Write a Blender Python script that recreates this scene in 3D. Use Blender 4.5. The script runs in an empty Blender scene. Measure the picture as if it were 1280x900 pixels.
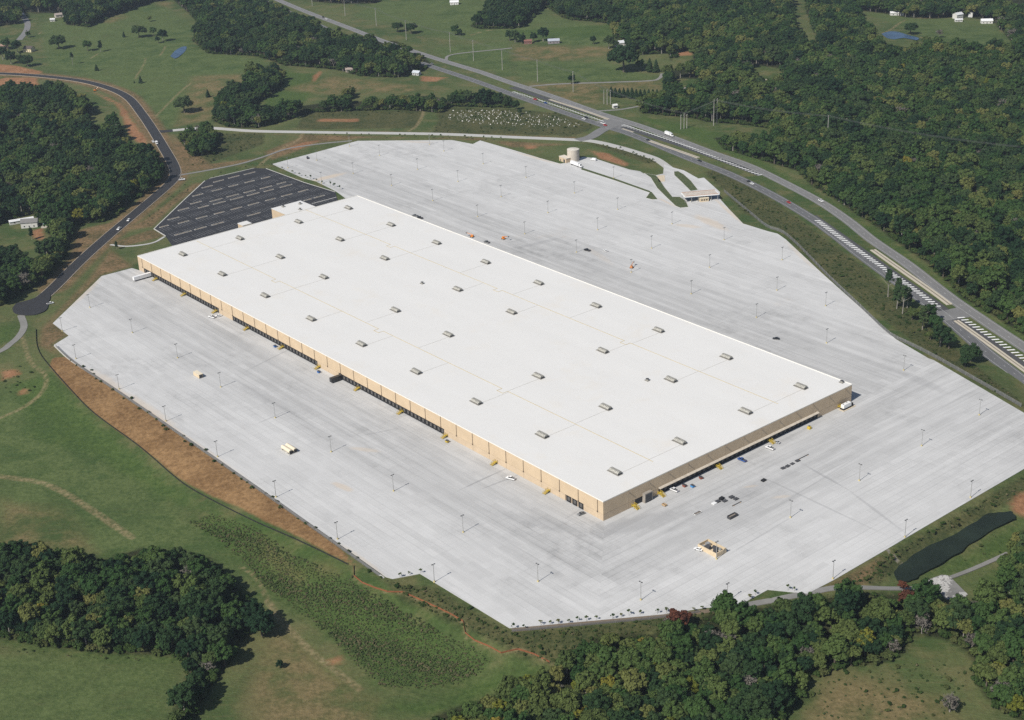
import bpy, math, random
import numpy as np
random.seed(7); rng = np.random.default_rng(7)
sc = bpy.context.scene
col = bpy.context.collection
rad = math.radians

# ------------------------------------------------------------------ camera
FPX = 1867.3                                   # focal length in pixels of a 1280 wide picture
ALT = 446.0                                    # camera height above the truck yard
CR = np.array([[0.999238565, -0.0390165500, 0.0],
               [-0.01607537, -0.41170036, 0.91117748],
               [-0.035551, -0.91048367, -0.41201409]])   # rows: right, forward, up of the ground in camera axes
_q, _ = np.linalg.qr(CR.T); CR = (_q * np.sign((_q * CR.T).sum(0))).T
from mathutils import Matrix, Vector
cam = bpy.data.cameras.new('camera'); camo = bpy.data.objects.new('camera', cam); col.objects.link(camo)
cam.sensor_fit = 'HORIZONTAL'; cam.sensor_width = 36; cam.lens = FPX * 36 / 1280
cam.clip_start = 1; cam.clip_end = 60000
rx, ry, rz = CR[:, 0], -CR[:, 1], -CR[:, 2]
camo.matrix_world = Matrix(((rx[0], ry[0], rz[0], 0), (rx[1], ry[1], rz[1], 0), (rx[2], ry[2], rz[2], ALT), (0, 0, 0, 1)))
sc.camera = camo

# ------------------------------------------------------------------ light
SUN_EL, SHADOW_AZ = 44.5, 46.5                 # degrees; shadows run towards this angle from +x
w = bpy.data.worlds.new('World'); sc.world = w; w.use_nodes = True
nt = w.node_tree; bg = nt.nodes['Background']
sky = nt.nodes.new('ShaderNodeTexSky'); sky.sky_type = 'NISHITA'; sky.sun_disc = False
sky.sun_elevation = rad(SUN_EL); sky.sun_rotation = rad(90 - (SHADOW_AZ + 180)); sky.altitude = 400
sky.air_density = 1.0; sky.dust_density = 1.2
nt.links.new(sky.outputs[0], bg.inputs[0]); bg.inputs[1].default_value = 0.075
sl = bpy.data.lights.new('sun', 'SUN'); sl.energy = 4.95; sl.angle = rad(0.53); sl.color = (1.0, 0.955, 0.88)
so = bpy.data.objects.new('sun', sl); col.objects.link(so)
so.rotation_euler = (rad(90 - SUN_EL), 0, rad(SHADOW_AZ - 90)); so.location = (0, 0, 900)
sc.view_settings.view_transform = 'Standard'; sc.view_settings.look = 'None'
sc.view_settings.exposure = 0.06; sc.view_settings.gamma = 1.0; sc.view_settings.use_curve_mapping = False
sc.cycles.max_bounces = 6; sc.cycles.diffuse_bounces = 1; sc.cycles.transparent_max_bounces = 8
sc.cycles.volume_bounces = 0; sc.cycles.use_denoising = False

# ------------------------------------------------------------------ survey helpers
def G(px, py, z=0.0):
    r = CR @ np.array([(px - 640) / FPX, (py - 450) / FPX, 1.0]); t = (z - ALT) / r[2]
    return np.array([r[0] * t, r[1] * t, z])
def proj(x, y, z):
    d = np.stack([np.asarray(x, float), np.asarray(y, float), np.asarray(z, float) - ALT], -1) @ CR
    return d[..., 0] / d[..., 2] * FPX + 640, d[..., 1] / d[..., 2] * FPX + 450
B0 = np.array([49.578, 753.698, 0.0]); U = np.array([-0.6305328, 0.7761626, 0.0]); V = np.array([0.7761626, 0.6305328, 0.0])
LEN, WID, HT = 580.3, 227.7, 13.0
def BP(u, v, z=0.0): return B0 + U * u + V * v + np.array([0, 0, z])
def UV(px, py, z=0.0):
    d = G(px, py, z) - B0; return float(d @ U), float(d @ V)
UANG = math.atan2(U[1], U[0]); VANG = math.atan2(V[1], V[0])
def sstep(t): t = np.clip(t, 0, 1); return t * t * (3 - 2 * t)

def sdist(poly, X, Y):
    """signed distance to a polygon, negative inside"""
    p = np.asarray(poly, float)[:, :2]; q = np.roll(p, -1, 0)
    d2 = np.full(X.shape, 1e18); ins = np.zeros(X.shape, bool)
    for (ax, ay), (bx, by) in zip(p, q):
        ex, ey = bx - ax, by - ay; L = ex * ex + ey * ey + 1e-9
        t = np.clip(((X - ax) * ex + (Y - ay) * ey) / L, 0, 1)
        d2 = np.minimum(d2, (X - ax - t * ex) ** 2 + (Y - ay - t * ey) ** 2)
        if ay != by:
            c = ((ay > Y) != (by > Y)) & (X < (bx - ax) * (Y - ay) / (by - ay) + ax); ins ^= c
    d = np.sqrt(d2); return np.where(ins, -d, d)
def ldist(line, X, Y):
    p = np.asarray(line, float)[:, :2]; d2 = np.full(X.shape, 1e18)
    for (ax, ay), (bx, by) in zip(p[:-1], p[1:]):
        ex, ey = bx - ax, by - ay; L = ex * ex + ey * ey + 1e-9
        t = np.clip(((X - ax) * ex + (Y - ay) * ey) / L, 0, 1)
        d2 = np.minimum(d2, (X - ax - t * ex) ** 2 + (Y - ay - t * ey) ** 2)
    return np.sqrt(d2)
def inpoly(poly, X, Y):
    p = np.asarray(poly, float); q = np.roll(p, -1, 0); ins = np.zeros(np.shape(X), bool)
    for (ax, ay), (bx, by) in zip(p, q):
        if ay != by: ins ^= ((ay > Y) != (by > Y)) & (X < (bx - ax) * (Y - ay) / (by - ay) + ax)
    return ins

# the truck yard and the car park lie on one level pad
YARD_PX = [(66,404),(86,419.5),(67.5,431),(90,449.5),(150,489.5),(320,606.5),(420,677),(482,721),(491,723.5),(525,717),(544,728.5),
  (637,785),(740,776),(830,767.5),(880,760),(925,756),(960,737),(1009,742),(1042,725),(1110,685.5),(1130,673.5),(1280,586),(1339,551.5),
  (1280,516),(1167,450),(1161,448),(1120,424),(1027,341),(982,299),(972,292),(960,289),(929,279.5),(912,262),(899,247.5),(900,240),
  (880,222),(873,223),(855,213),(842,209.5),(830,205),(829,217),(820,219),(805,217),(800,214),(787.5,212),(765,205),(742,197.5),(729,196),
  (709,203.5),(700,204.5),(680,199),(640,187),(600,175.5),(591,180),(565,175),(447,176),(407,187),(340,205),(378,222),(395,226.5),(420,239)]
YARD = [tuple(G(*p)[:2]) for p in YARD_PX]
YARD += [tuple(BP(579, 228.5)[:2]), tuple(BP(579, -0.5)[:2]), tuple(G(165, 335)[:2]), tuple(G(127, 345)[:2])]
LOT = [tuple(G(*p)[:2]) for p in [(207,295),(192.5,286),(230,250),(256,226),(262,223),(290,217.5),(318,210),(332.5,210.6),(380,228),(419,240),(421,246.5)]]
LOT += [tuple(BP(590, 214)[:2]), tuple(BP(588, 42)[:2])]
def height(X, Y):
    X = np.asarray(X, float); Y = np.asarray(Y, float)
    d = np.maximum(0, np.minimum(sdist(YARD, X, Y), sdist(LOT, X, Y)))
    low = -9.0 * sstep((1090 - Y) / 260)
    far = sstep((d - 60) / 260)
    roll = 2.6 * np.sin(X / 97 + 1.3) * np.cos(Y / 131 + .4) + 2.0 * np.sin((X + Y) / 173) + 5 * np.sin(Y / 260 + X / 410)
    return -0.25 + low * sstep((d - 2) / 44) + roll * far
def TP(pts):
    """ground points seen at surveyed spots"""
    a = np.array(pts, float).reshape(-1, 2)
    r = np.stack([(a[:, 0] - 640) / FPX, (a[:, 1] - 450) / FPX, np.ones(len(a))], 1) @ CR.T
    z = np.zeros(len(a))
    for _ in range(12):
        t = (z - ALT) / r[:, 2]; z = .35 * z + .65 * height(r[:, 0] * t, r[:, 1] * t)
    t = (z - ALT) / r[:, 2]; x, y = r[:, 0] * t, r[:, 1] * t
    return list(np.stack([x, y, height(x, y)], 1))
def T(px, py): return TP([(px, py)])[0]

# ------------------------------------------------------------------ materials
def new_mat(name):
    m = bpy.data.materials.new(name); m.use_nodes = True; n = m.node_tree
    return m, n, n.nodes['Principled BSDF']
def N(n, t, **kw):
    o = n.nodes.new(t)
    for k, v in kw.items():
        if k in o.inputs: o.inputs[k].default_value = v
        else: setattr(o, k, v)
    return o
def setin(n, sock, v):
    if isinstance(v, bpy.types.NodeSocket): n.links.new(v, sock)
    else: sock.default_value = v
def math_(n, op, a, b=None, c=None, clamp=False):
    o = n.nodes.new('ShaderNodeMath'); o.operation = op; o.use_clamp = clamp
    for i, v in enumerate((a, b, c)):
        if v is not None: setin(n, o.inputs[i], v)
    return o.outputs[0]
def mixc(n, f, a, b, blend='MIX'):
    o = n.nodes.new('ShaderNodeMix'); o.data_type = 'RGBA'; o.blend_type = blend
    setin(n, o.inputs[0], f)
    for s, v in ((o.inputs[6], a), (o.inputs[7], b)):
        if isinstance(v, bpy.types.NodeSocket): n.links.new(v, s)
        else: s.default_value = (*v, 1) if len(v) == 3 else v
    return o.outputs[2]
def noise(n, vec, scale, detail=4, rough=.55):
    o = N(n, 'ShaderNodeTexNoise', Scale=scale, Detail=detail, Roughness=rough)
    if vec is not None: n.links.new(vec, o.inputs['Vector'])
    return o.outputs[0]
def ramp01(n, v, a, b):
    o = n.nodes.new('ShaderNodeMapRange'); o.interpolation_type = 'SMOOTHSTEP'
    setin(n, o.inputs[0], v); setin(n, o.inputs[1], a); setin(n, o.inputs[2], b)
    return o.outputs[0]
def objpos(n):
    return n.nodes.new('ShaderNodeNewGeometry').outputs['Position']
def plain(name, c, rough=.75, metal=0, var=.12, scale=.6):
    m, n, b = new_mat(name)
    f = noise(n, objpos(n), scale, 3)
    dk = tuple(x * (1 - var) for x in c); lt = tuple(min(1, x * (1 + var)) for x in c)
    n.links.new(mixc(n, ramp01(n, f, .3, .7), dk, lt), b.inputs['Base Color'])
    b.inputs['Roughness'].default_value = rough; b.inputs['Metallic'].default_value = metal
    return m
MAT = {}
def M(name, c=None, **k):
    if name not in MAT: MAT[name] = plain(name, c, **k)
    return MAT[name]
def uvw(n):
    """site coordinates: x runs along the long side of the warehouse, y across it"""
    mp = N(n, 'ShaderNodeMapping', vector_type='TEXTURE')
    mp.inputs['Location'].default_value = tuple(B0); mp.inputs['Rotation'].default_value = (0, 0, UANG - math.pi)
    # x' = -u, y' = -v after this rotation
    n.links.new(objpos(n), mp.inputs['Vector']); return mp.outputs[0]

def concrete_yard():
    m, n, b = new_mat('yard_concrete')
    p = uvw(n); s = N(n, 'ShaderNodeSeparateXYZ'); n.links.new(p, s.inputs[0])
    un = s.outputs[0]; vn = s.outputs[1]                    # un = -u, vn = v (right handed frame turned by pi)
    wob = noise(n, p, .004, 2)
    # in front of the short side the pours run the other way
    side = math_(n, 'GREATER_THAN', un, math_(n, 'MULTIPLY_ADD', math_(n, 'ABSOLUTE', math_(n, 'MINIMUM', vn, 0)), 1.0, 1.0))
    across = math_(n, 'ADD', math_(n, 'MULTIPLY', side, un), math_(n, 'MULTIPLY', math_(n, 'SUBTRACT', 1, side), vn))
    along = math_(n, 'ADD', math_(n, 'MULTIPLY', side, vn), math_(n, 'MULTIPLY', math_(n, 'SUBTRACT', 1, side), un))
    def cell(wd, ln, seed):
        a = math_(n, 'FLOOR', math_(n, 'DIVIDE', across, wd))
        wn1 = N(n, 'ShaderNodeTexWhiteNoise', noise_dimensions='2D')
        c0 = N(n, 'ShaderNodeCombineXYZ'); n.links.new(a, c0.inputs[0]); c0.inputs[1].default_value = seed
        n.links.new(c0.outputs[0], wn1.inputs['Vector'])
        l = math_(n, 'FLOOR', math_(n, 'DIVIDE', math_(n, 'MULTIPLY_ADD', wn1.outputs[0], ln * 3, along), ln))
        wn = N(n, 'ShaderNodeTexWhiteNoise', noise_dimensions='3D')
        c = N(n, 'ShaderNodeCombineXYZ'); n.links.new(a, c.inputs[0]); n.links.new(l, c.inputs[1]); c.inputs[2].default_value = seed
        n.links.new(c.outputs[0], wn.inputs['Vector']); return wn.outputs[0]
    k1 = cell(4.6, 95, 1.0); k2 = cell(13.8, 240, 2.0)
    # long soft streaks
    st = N(n, 'ShaderNodeCombineXYZ'); n.links.new(math_(n, 'MULTIPLY', along, .010), st.inputs[0]); n.links.new(math_(n, 'MULTIPLY', across, .21), st.inputs[1])
    streak = noise(n, st.outputs[0], 1.0, 5, .6)
    st2 = N(n, 'ShaderNodeCombineXYZ'); n.links.new(math_(n, 'MULTIPLY', along, .03), st2.inputs[0]); n.links.new(math_(n, 'MULTIPLY', across, .8), st2.inputs[1])
    streak2 = noise(n, st2.outputs[0], 1.0, 4, .6)
    val = math_(n, 'MULTIPLY_ADD', math_(n, 'SUBTRACT', k1, .5), .045, .505)
    val = math_(n, 'MULTIPLY_ADD', math_(n, 'SUBTRACT', k2, .5), .022, val)
    val = math_(n, 'MULTIPLY_ADD', math_(n, 'SUBTRACT', streak, .5), .11, val)
    val = math_(n, 'MULTIPLY_ADD', math_(n, 'SUBTRACT', streak2, .5), .11, val)
    val = math_(n, 'MULTIPLY_ADD', math_(n, 'SUBTRACT', noise(n, p, .02, 5), .5), .10, val)
    val = math_(n, 'MULTIPLY_ADD', math_(n, 'SUBTRACT', noise(n, p, .9, 3), .5), .05, val)
    k3 = cell(4.6, 9.2, 3.0); val = math_(n, 'MULTIPLY_ADD', math_(n, 'SUBTRACT', k3, .5), .03, val)
    blot = math_(n, 'MULTIPLY', ramp01(n, noise(n, p, .012, 6, .7), .48, .66), ramp01(n, noise(n, p, .09, 5, .7), .35, .7)); val = math_(n, 'MULTIPLY_ADD', blot, -.105, val)
    # sawn joints
    def joint(x, wd, half):
        f = math_(n, 'FRACT', math_(n, 'DIVIDE', x, wd)); f = math_(n, 'ABSOLUTE', math_(n, 'SUBTRACT', f, .5))
        return math_(n, 'GREATER_THAN', f, .5 - half / wd)
    j = math_(n, 'MAXIMUM', joint(across, 4.6, .15), math_(n, 'MULTIPLY', joint(along, 4.6, .12), .7))
    j = math_(n, 'MULTIPLY', j, ramp01(n, noise(n, p, .015, 3), .35, .6))
    val = math_(n, 'MULTIPLY_ADD', j, -.09, val)
    # worn lane in front of the docks
    dv = math_(n, 'ABSOLUTE', math_(n, 'SUBTRACT', math_(n, 'MULTIPLY', vn, -1), 30)); lane = math_(n, 'SUBTRACT', 1, ramp01(n, dv, 20, 48))
    du = math_(n, 'ABSOLUTE', math_(n, 'SUBTRACT', un, 30)); lane2 = math_(n, 'SUBTRACT', 1, ramp01(n, du, 18, 48))
    dn = math_(n, 'ABSOLUTE', math_(n, 'SUBTRACT', vn, WID + 38)); lane3 = math_(n, 'SUBTRACT', 1, ramp01(n, dn, 22, 75))
    lane = math_(n, 'MAXIMUM', math_(n, 'MAXIMUM', math_(n, 'MULTIPLY', lane, math_(n, 'LESS_THAN', un, 40)), math_(n, 'MULTIPLY', lane2, math_(n, 'LESS_THAN', math_(n, 'MULTIPLY', vn, -1), 40))), lane3)
    lane = math_(n, 'MULTIPLY', lane, ramp01(n, noise(n, st.outputs[0], .7, 4), .2, .7))
    val = math_(n, 'MULTIPLY_ADD', lane, -.095, val)
    grey = N(n, 'ShaderNodeCombineColor')
    n.links.new(math_(n, 'MULTIPLY', val, 1.005), grey.inputs[0]); n.links.new(val, grey.inputs[1]); n.links.new(math_(n, 'MULTIPLY', val, .985), grey.inputs[2])
    # ochre dust blown and tracked in from the earthworks
    dust = math_(n, 'MULTIPLY', ramp01(n, noise(n, p, .011, 5, .65), .60, .78), ramp01(n, noise(n, p, .06, 5), .40, .68))
    dist = math_(n, 'ABSOLUTE', math_(n, 'ADD', vn, 158)); edge = math_(n, 'SUBTRACT', 1, ramp01(n, dist, 4, 26))
    dust = math_(n, 'MAXIMUM', math_(n, 'MULTIPLY', dust, .45), math_(n, 'MULTIPLY', math_(n, 'MULTIPLY', edge, ramp01(n, noise(n, p, .03, 4), .45, .75)), .5))
    c = mixc(n, dust, grey.outputs[0], (.52, .41, .30))
    nz = noise(n, p, .16, 5, .7)
    def stain(a, b, hw, strength, colr, c):
        (u0, v0), (u1, v1) = UV(*a), UV(*b); mp = N(n, 'ShaderNodeMapping', vector_type='TEXTURE'); hl = math.hypot(u1 - u0, v1 - v0) / 2 + hw
        mp.inputs['Location'].default_value = (-(u0 + u1) / 2, (v0 + v1) / 2, 0); mp.inputs['Rotation'].default_value = (0, 0, math.atan2(v1 - v0, u0 - u1)); mp.inputs['Scale'].default_value = (hl, hw, 1e6)
        n.links.new(p, mp.inputs['Vector']); ln = N(n, 'ShaderNodeVectorMath', operation='LENGTH'); n.links.new(mp.outputs[0], ln.inputs[0])
        f = math_(n, 'MULTIPLY', ramp01(n, math_(n, 'MULTIPLY_ADD', math_(n, 'SUBTRACT', nz, .5), 1.1, ln.outputs['Value']), 1.15, .45), strength)
        return mixc(n, f, c, colr)
    TANS, DRK = (.55, .46, .36), (.20, .20, .205)
    for qa, qb, hw, st_ in [((392,226),(428,217),6,.75),((872,270),(905,286),7,.6),((848,281),(872,284),5,.5),((150,489),(215,533),6,.5),((110,463),(150,489),7,.45),((418,604),(438,613),3,.6),((440,560),(472,564),3,.45),((505,177),(540,178),3,.5),((640,189),(700,206),2.5,.6),((893,248),(930,281),2.5,.6),((822,247),(846,259),2,.6),((85,385),(125,347),5,.45),((968,622),(985,620),2,.4),((930,609),(946,607),1.6,.5),((1020,338),(980,300),2.5,.35),((90,450),(320,605),2.2,.4),((425,680),(480,720),2.5,.4),((735,310),(765,330),4,.2)]: c = stain(qa, qb, hw, st_, TANS, c)
    for qa, qb, hw, st_ in [((571,614),(634,585),.9,.5),((600,612),(652,592),.8,.4),((1000,578),(1060,612),1.3,.35),((1060,612),(1130,665),1.3,.3),((940,590),(1105,668),1.0,.28),((305,465),(375,430),.9,.35),((320,530),(362,512),.8,.3),((640,312),(705,296),4,.25),((745,668),(850,640),9,.30),((620,640),(740,668),7,.25),((840,660),(960,600),7,.22),((780,600),(690,660),1.0,.2),((1120,462),(1180,490),5,.2),((300,480),(380,520),6,.2),((450,545),(500,535),.8,.3),((500,395),(470,520),3,.15),((1000,640),(900,700),.8,.25),((1090,560),(960,640),.8,.25),((870,470),(930,430),4,.12)]: c = stain(qa, qb, hw, st_, DRK, c)
    n.links.new(c, b.inputs['Base Color']); b.inputs['Roughness'].default_value = .85
    return m

def asphalt(name, base=.035, tint=(1, 1, 1.06), var=.35):
    m, n, b = new_mat(name); p = objpos(n)
    f = noise(n, p, .08, 5); g = noise(n, p, .9, 3)
    v = math_(n, 'MULTIPLY_ADD', math_(n, 'SUBTRACT', f, .5), base * var * 2, base)
    v = math_(n, 'MULTIPLY_ADD', math_(n, 'SUBTRACT', g, .5), base * var, v)
    c = N(n, 'ShaderNodeCombineColor')
    for i in range(3): n.links.new(math_(n, 'MULTIPLY', v, tint[i]), c.inputs[i])
    n.links.new(c.outputs[0], b.inputs['Base Color']); b.inputs['Roughness'].default_value = .8
    return m

GRASS_CLASSES = ['earth', 'lush', 'dry', 'scrub', 'woods', 'straw', 'dirt', 'track', 'gravel', 'mown']
def ground_mat():
    m, n, b = new_mat('land_cover'); p = objpos(n)
    n1 = noise(n, p, .006, 5, .6); n2 = noise(n, p, .045, 5, .6); n3 = noise(n, p, .35, 5, .65); n4 = noise(n, p, 1.3, 3, .6)
    c = mixc(n, ramp01(n, n1, .38, .62), (.045, .076, .023), (.086, .106, .038))
    c = mixc(n, math_(n, 'MULTIPLY', ramp01(n, n2, .44, .66), .75), c, (.128, .118, .052))
    c = mixc(n, math_(n, 'MULTIPLY', ramp01(n, noise(n, p, .022, 6, .65), .52, .68), .6), c, (.042, .066, .021))
    sv = N(n, 'ShaderNodeMapping'); sv.inputs['Rotation'].default_value = (0, 0, .6); sv.inputs['Scale'].default_value = (.035, .5, 1); n.links.new(p, sv.inputs['Vector'])
    c = mixc(n, math_(n, 'MULTIPLY', ramp01(n, noise(n, sv.outputs[0], 1.0, 4, .6), .5, .75), .5), c, (.125, .115, .050))
    c = mixc(n, math_(n, 'MULTIPLY', ramp01(n, noise(n, p, .11, 6, .7), .58, .75), .6), c, (.115, .092, .044))
    wv = N(n, 'ShaderNodeTexWave', Scale=.16, Distortion=7.0, Detail=3.0); wv.inputs['Detail Scale'].default_value = .35; wm = N(n, 'ShaderNodeMapping'); wm.inputs['Rotation'].default_value = (0, 0, 1.9); n.links.new(p, wm.inputs['Vector']); n.links.new(wm.outputs[0], wv.inputs['Vector'])
    c = mixc(n, math_(n, 'MULTIPLY', ramp01(n, wv.outputs['Fac'], .55, 1.0), math_(n, 'MULTIPLY', ramp01(n, n1, .4, .6), .5)), c, (.105, .118, .050))
    edge = math_(n, 'ADD', math_(n, 'MULTIPLY', math_(n, 'SUBTRACT', n2, .5), 1.0), math_(n, 'MULTIPLY', math_(n, 'SUBTRACT', n3, .5), .5))
    spec = {  # colour dark, colour light, edge wobble in metres, softness
        'mown': ((.054, .090, .026), (.092, .120, .042), 10, 8),
        'lush': ((.042, .076, .019), (.068, .102, .028), 16, 6),
        'dry': ((.098, .092, .036), (.170, .132, .064), 26, 9),
        'scrub': ((.040, .054, .020), (.085, .082, .034), 8, 3),
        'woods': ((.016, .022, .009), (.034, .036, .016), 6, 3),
        'straw': ((.155, .090, .040), (.250, .152, .072), 4, 1.2),
        'dirt': ((.200, .100, .050), (.310, .165, .088), 12, 3),
        'earth': ((.085, .072, .032), (.200, .130, .070), 10, 4),
        'track': ((.190, .145, .075), (.270, .210, .120), 1.6, 1.2),
        'gravel': ((.200, .190, .165), (.290, .275, .245), 1.5, 1)}
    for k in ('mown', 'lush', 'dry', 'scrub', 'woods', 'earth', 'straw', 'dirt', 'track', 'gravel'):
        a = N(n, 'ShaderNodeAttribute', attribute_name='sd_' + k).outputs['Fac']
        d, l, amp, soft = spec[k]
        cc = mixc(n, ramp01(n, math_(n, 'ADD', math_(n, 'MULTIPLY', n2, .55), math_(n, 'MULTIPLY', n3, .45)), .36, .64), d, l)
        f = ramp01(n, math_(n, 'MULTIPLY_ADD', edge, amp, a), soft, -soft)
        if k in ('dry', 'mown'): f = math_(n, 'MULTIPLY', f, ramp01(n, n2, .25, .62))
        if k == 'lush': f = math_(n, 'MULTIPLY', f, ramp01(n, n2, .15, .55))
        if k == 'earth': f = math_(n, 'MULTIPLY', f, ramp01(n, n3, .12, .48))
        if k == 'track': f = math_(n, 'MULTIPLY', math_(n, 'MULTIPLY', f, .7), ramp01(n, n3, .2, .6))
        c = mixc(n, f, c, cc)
    # fine tufts
    t = math_(n, 'MULTIPLY_ADD', math_(n, 'SUBTRACT', n3, .5), .85, 1.0)
    t = math_(n, 'MULTIPLY_ADD', math_(n, 'SUBTRACT', n4, .5), .55, t)
    cc = N(n, 'ShaderNodeCombineColor')
    for i in range(3): n.links.new(t, cc.inputs[i])
    c = mixc(n, 1.0, c, cc.outputs[0], 'MULTIPLY')
    n.links.new(c, b.inputs['Base Color']); b.inputs['Roughness'].default_value = .95; b.inputs['Specular IOR Level'].default_value = .1
    bp = N(n, 'ShaderNodeBump', Strength=.7, Distance=.8)
    n.links.new(math_(n, 'ADD', n3, math_(n, 'MULTIPLY', n4, .4)), bp.inputs['Height']); n.links.new(bp.outputs[0], b.inputs['Normal'])
    return m

def leaf_mat(name, c0, c1, c2, trans=.22):
    m, n, b = new_mat(name)
    r = n.nodes.new('ShaderNodeObjectInfo').outputs['Random']
    ra = n.nodes.new('ShaderNodeValToRGB'); e = ra.color_ramp.elements
    e[0].position = 0; e[0].color = (*c0, 1); e[1].position = 1; e[1].color = (*c2, 1); k = e.new(.6); k.color = (*c1, 1)
    n.links.new(r, ra.inputs[0])
    p = objpos(n); f = math_(n, 'MULTIPLY_ADD', math_(n, 'SUBTRACT', noise(n, p, .5, 4, .7), .5), 1.1, 1.0)
    cc = N(n, 'ShaderNodeCombineColor')
    for i in range(3): n.links.new(f, cc.inputs[i])
    c = mixc(n, 1.0, ra.outputs[0], cc.outputs[0], 'MULTIPLY')
    d = n.nodes.new('ShaderNodeBsdfDiffuse'); tr = n.nodes.new('ShaderNodeBsdfTranslucent'); mx = n.nodes.new('ShaderNodeMixShader')
    mx.inputs[0].default_value = trans
    n.links.new(c, d.inputs[0]); n.links.new(c, tr.inputs[0]); n.links.new(d.outputs[0], mx.inputs[1]); n.links.new(tr.outputs[0], mx.inputs[2])
    n.links.new(mx.outputs[0], n.nodes['Material Output'].inputs[0]); n.nodes.remove(b)
    return m
LEAF = {
    'dark': leaf_mat('leaves_dark_green', (0.019, 0.042, 0.021), (0.033, 0.062, 0.025), (0.057, 0.086, 0.035)),
    'mid': leaf_mat('leaves_mid_green', (0.033, 0.070, 0.024), (0.054, 0.097, 0.030), (0.097, 0.129, 0.041)),
    'olive': leaf_mat('leaves_olive', (0.061, 0.091, 0.031), (0.098, 0.126, 0.040), (0.154, 0.157, 0.052)),
    'yellow': leaf_mat('leaves_yellow_green', (.110, .130, .024), (.150, .155, .028), (.185, .150, .032)),
    'red': leaf_mat('leaves_red_brown', (.090, .040, .026), (.110, .045, .030), (.130, .050, .028)),
    'pine': leaf_mat('needles_dark', (0.020, 0.042, 0.020), (0.029, 0.054, 0.025), (0.039, 0.066, 0.027), .1),
    'grey': leaf_mat('twigs_grey', (.105, .095, .080), (.120, .110, .095), (.135, .125, .105), .05),
    'weed': leaf_mat('weeds', (.085, .130, .048), (.120, .150, .062), (.210, .180, .105), .35),
    'scrub': leaf_mat('scrub_leaves', (0.035, 0.064, 0.020), (0.056, 0.089, 0.027), (0.092, 0.101, 0.040)),
}
BARK = M('bark', (.10, .082, .062), var=.25, scale=2)
BARKP = M('pale_bark', (.26, .24, .21), var=.2, scale=2)
GALV = M('galvanised_steel', (.36, .36, .35), rough=.5, metal=.3)
CONC = M('kerb_concrete', (.50, .485, .45))
TAN = M('tan_wall_paint', (.55, .425, .285), var=.05, scale=.15)
TAN2 = M('tan_wall_paint_low', (.54, .42, .29), var=.06, scale=.2)
YEL = M('safety_yellow', (.50, .36, .04), var=.1)
BLK = M('black_rubber', (.012, .012, .014), var=.1)
WHT = M('white_paint', (.78, .78, .77), var=.03, rough=.4)
DGR = M('dark_grey_paint', (.06, .06, .065))

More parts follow.
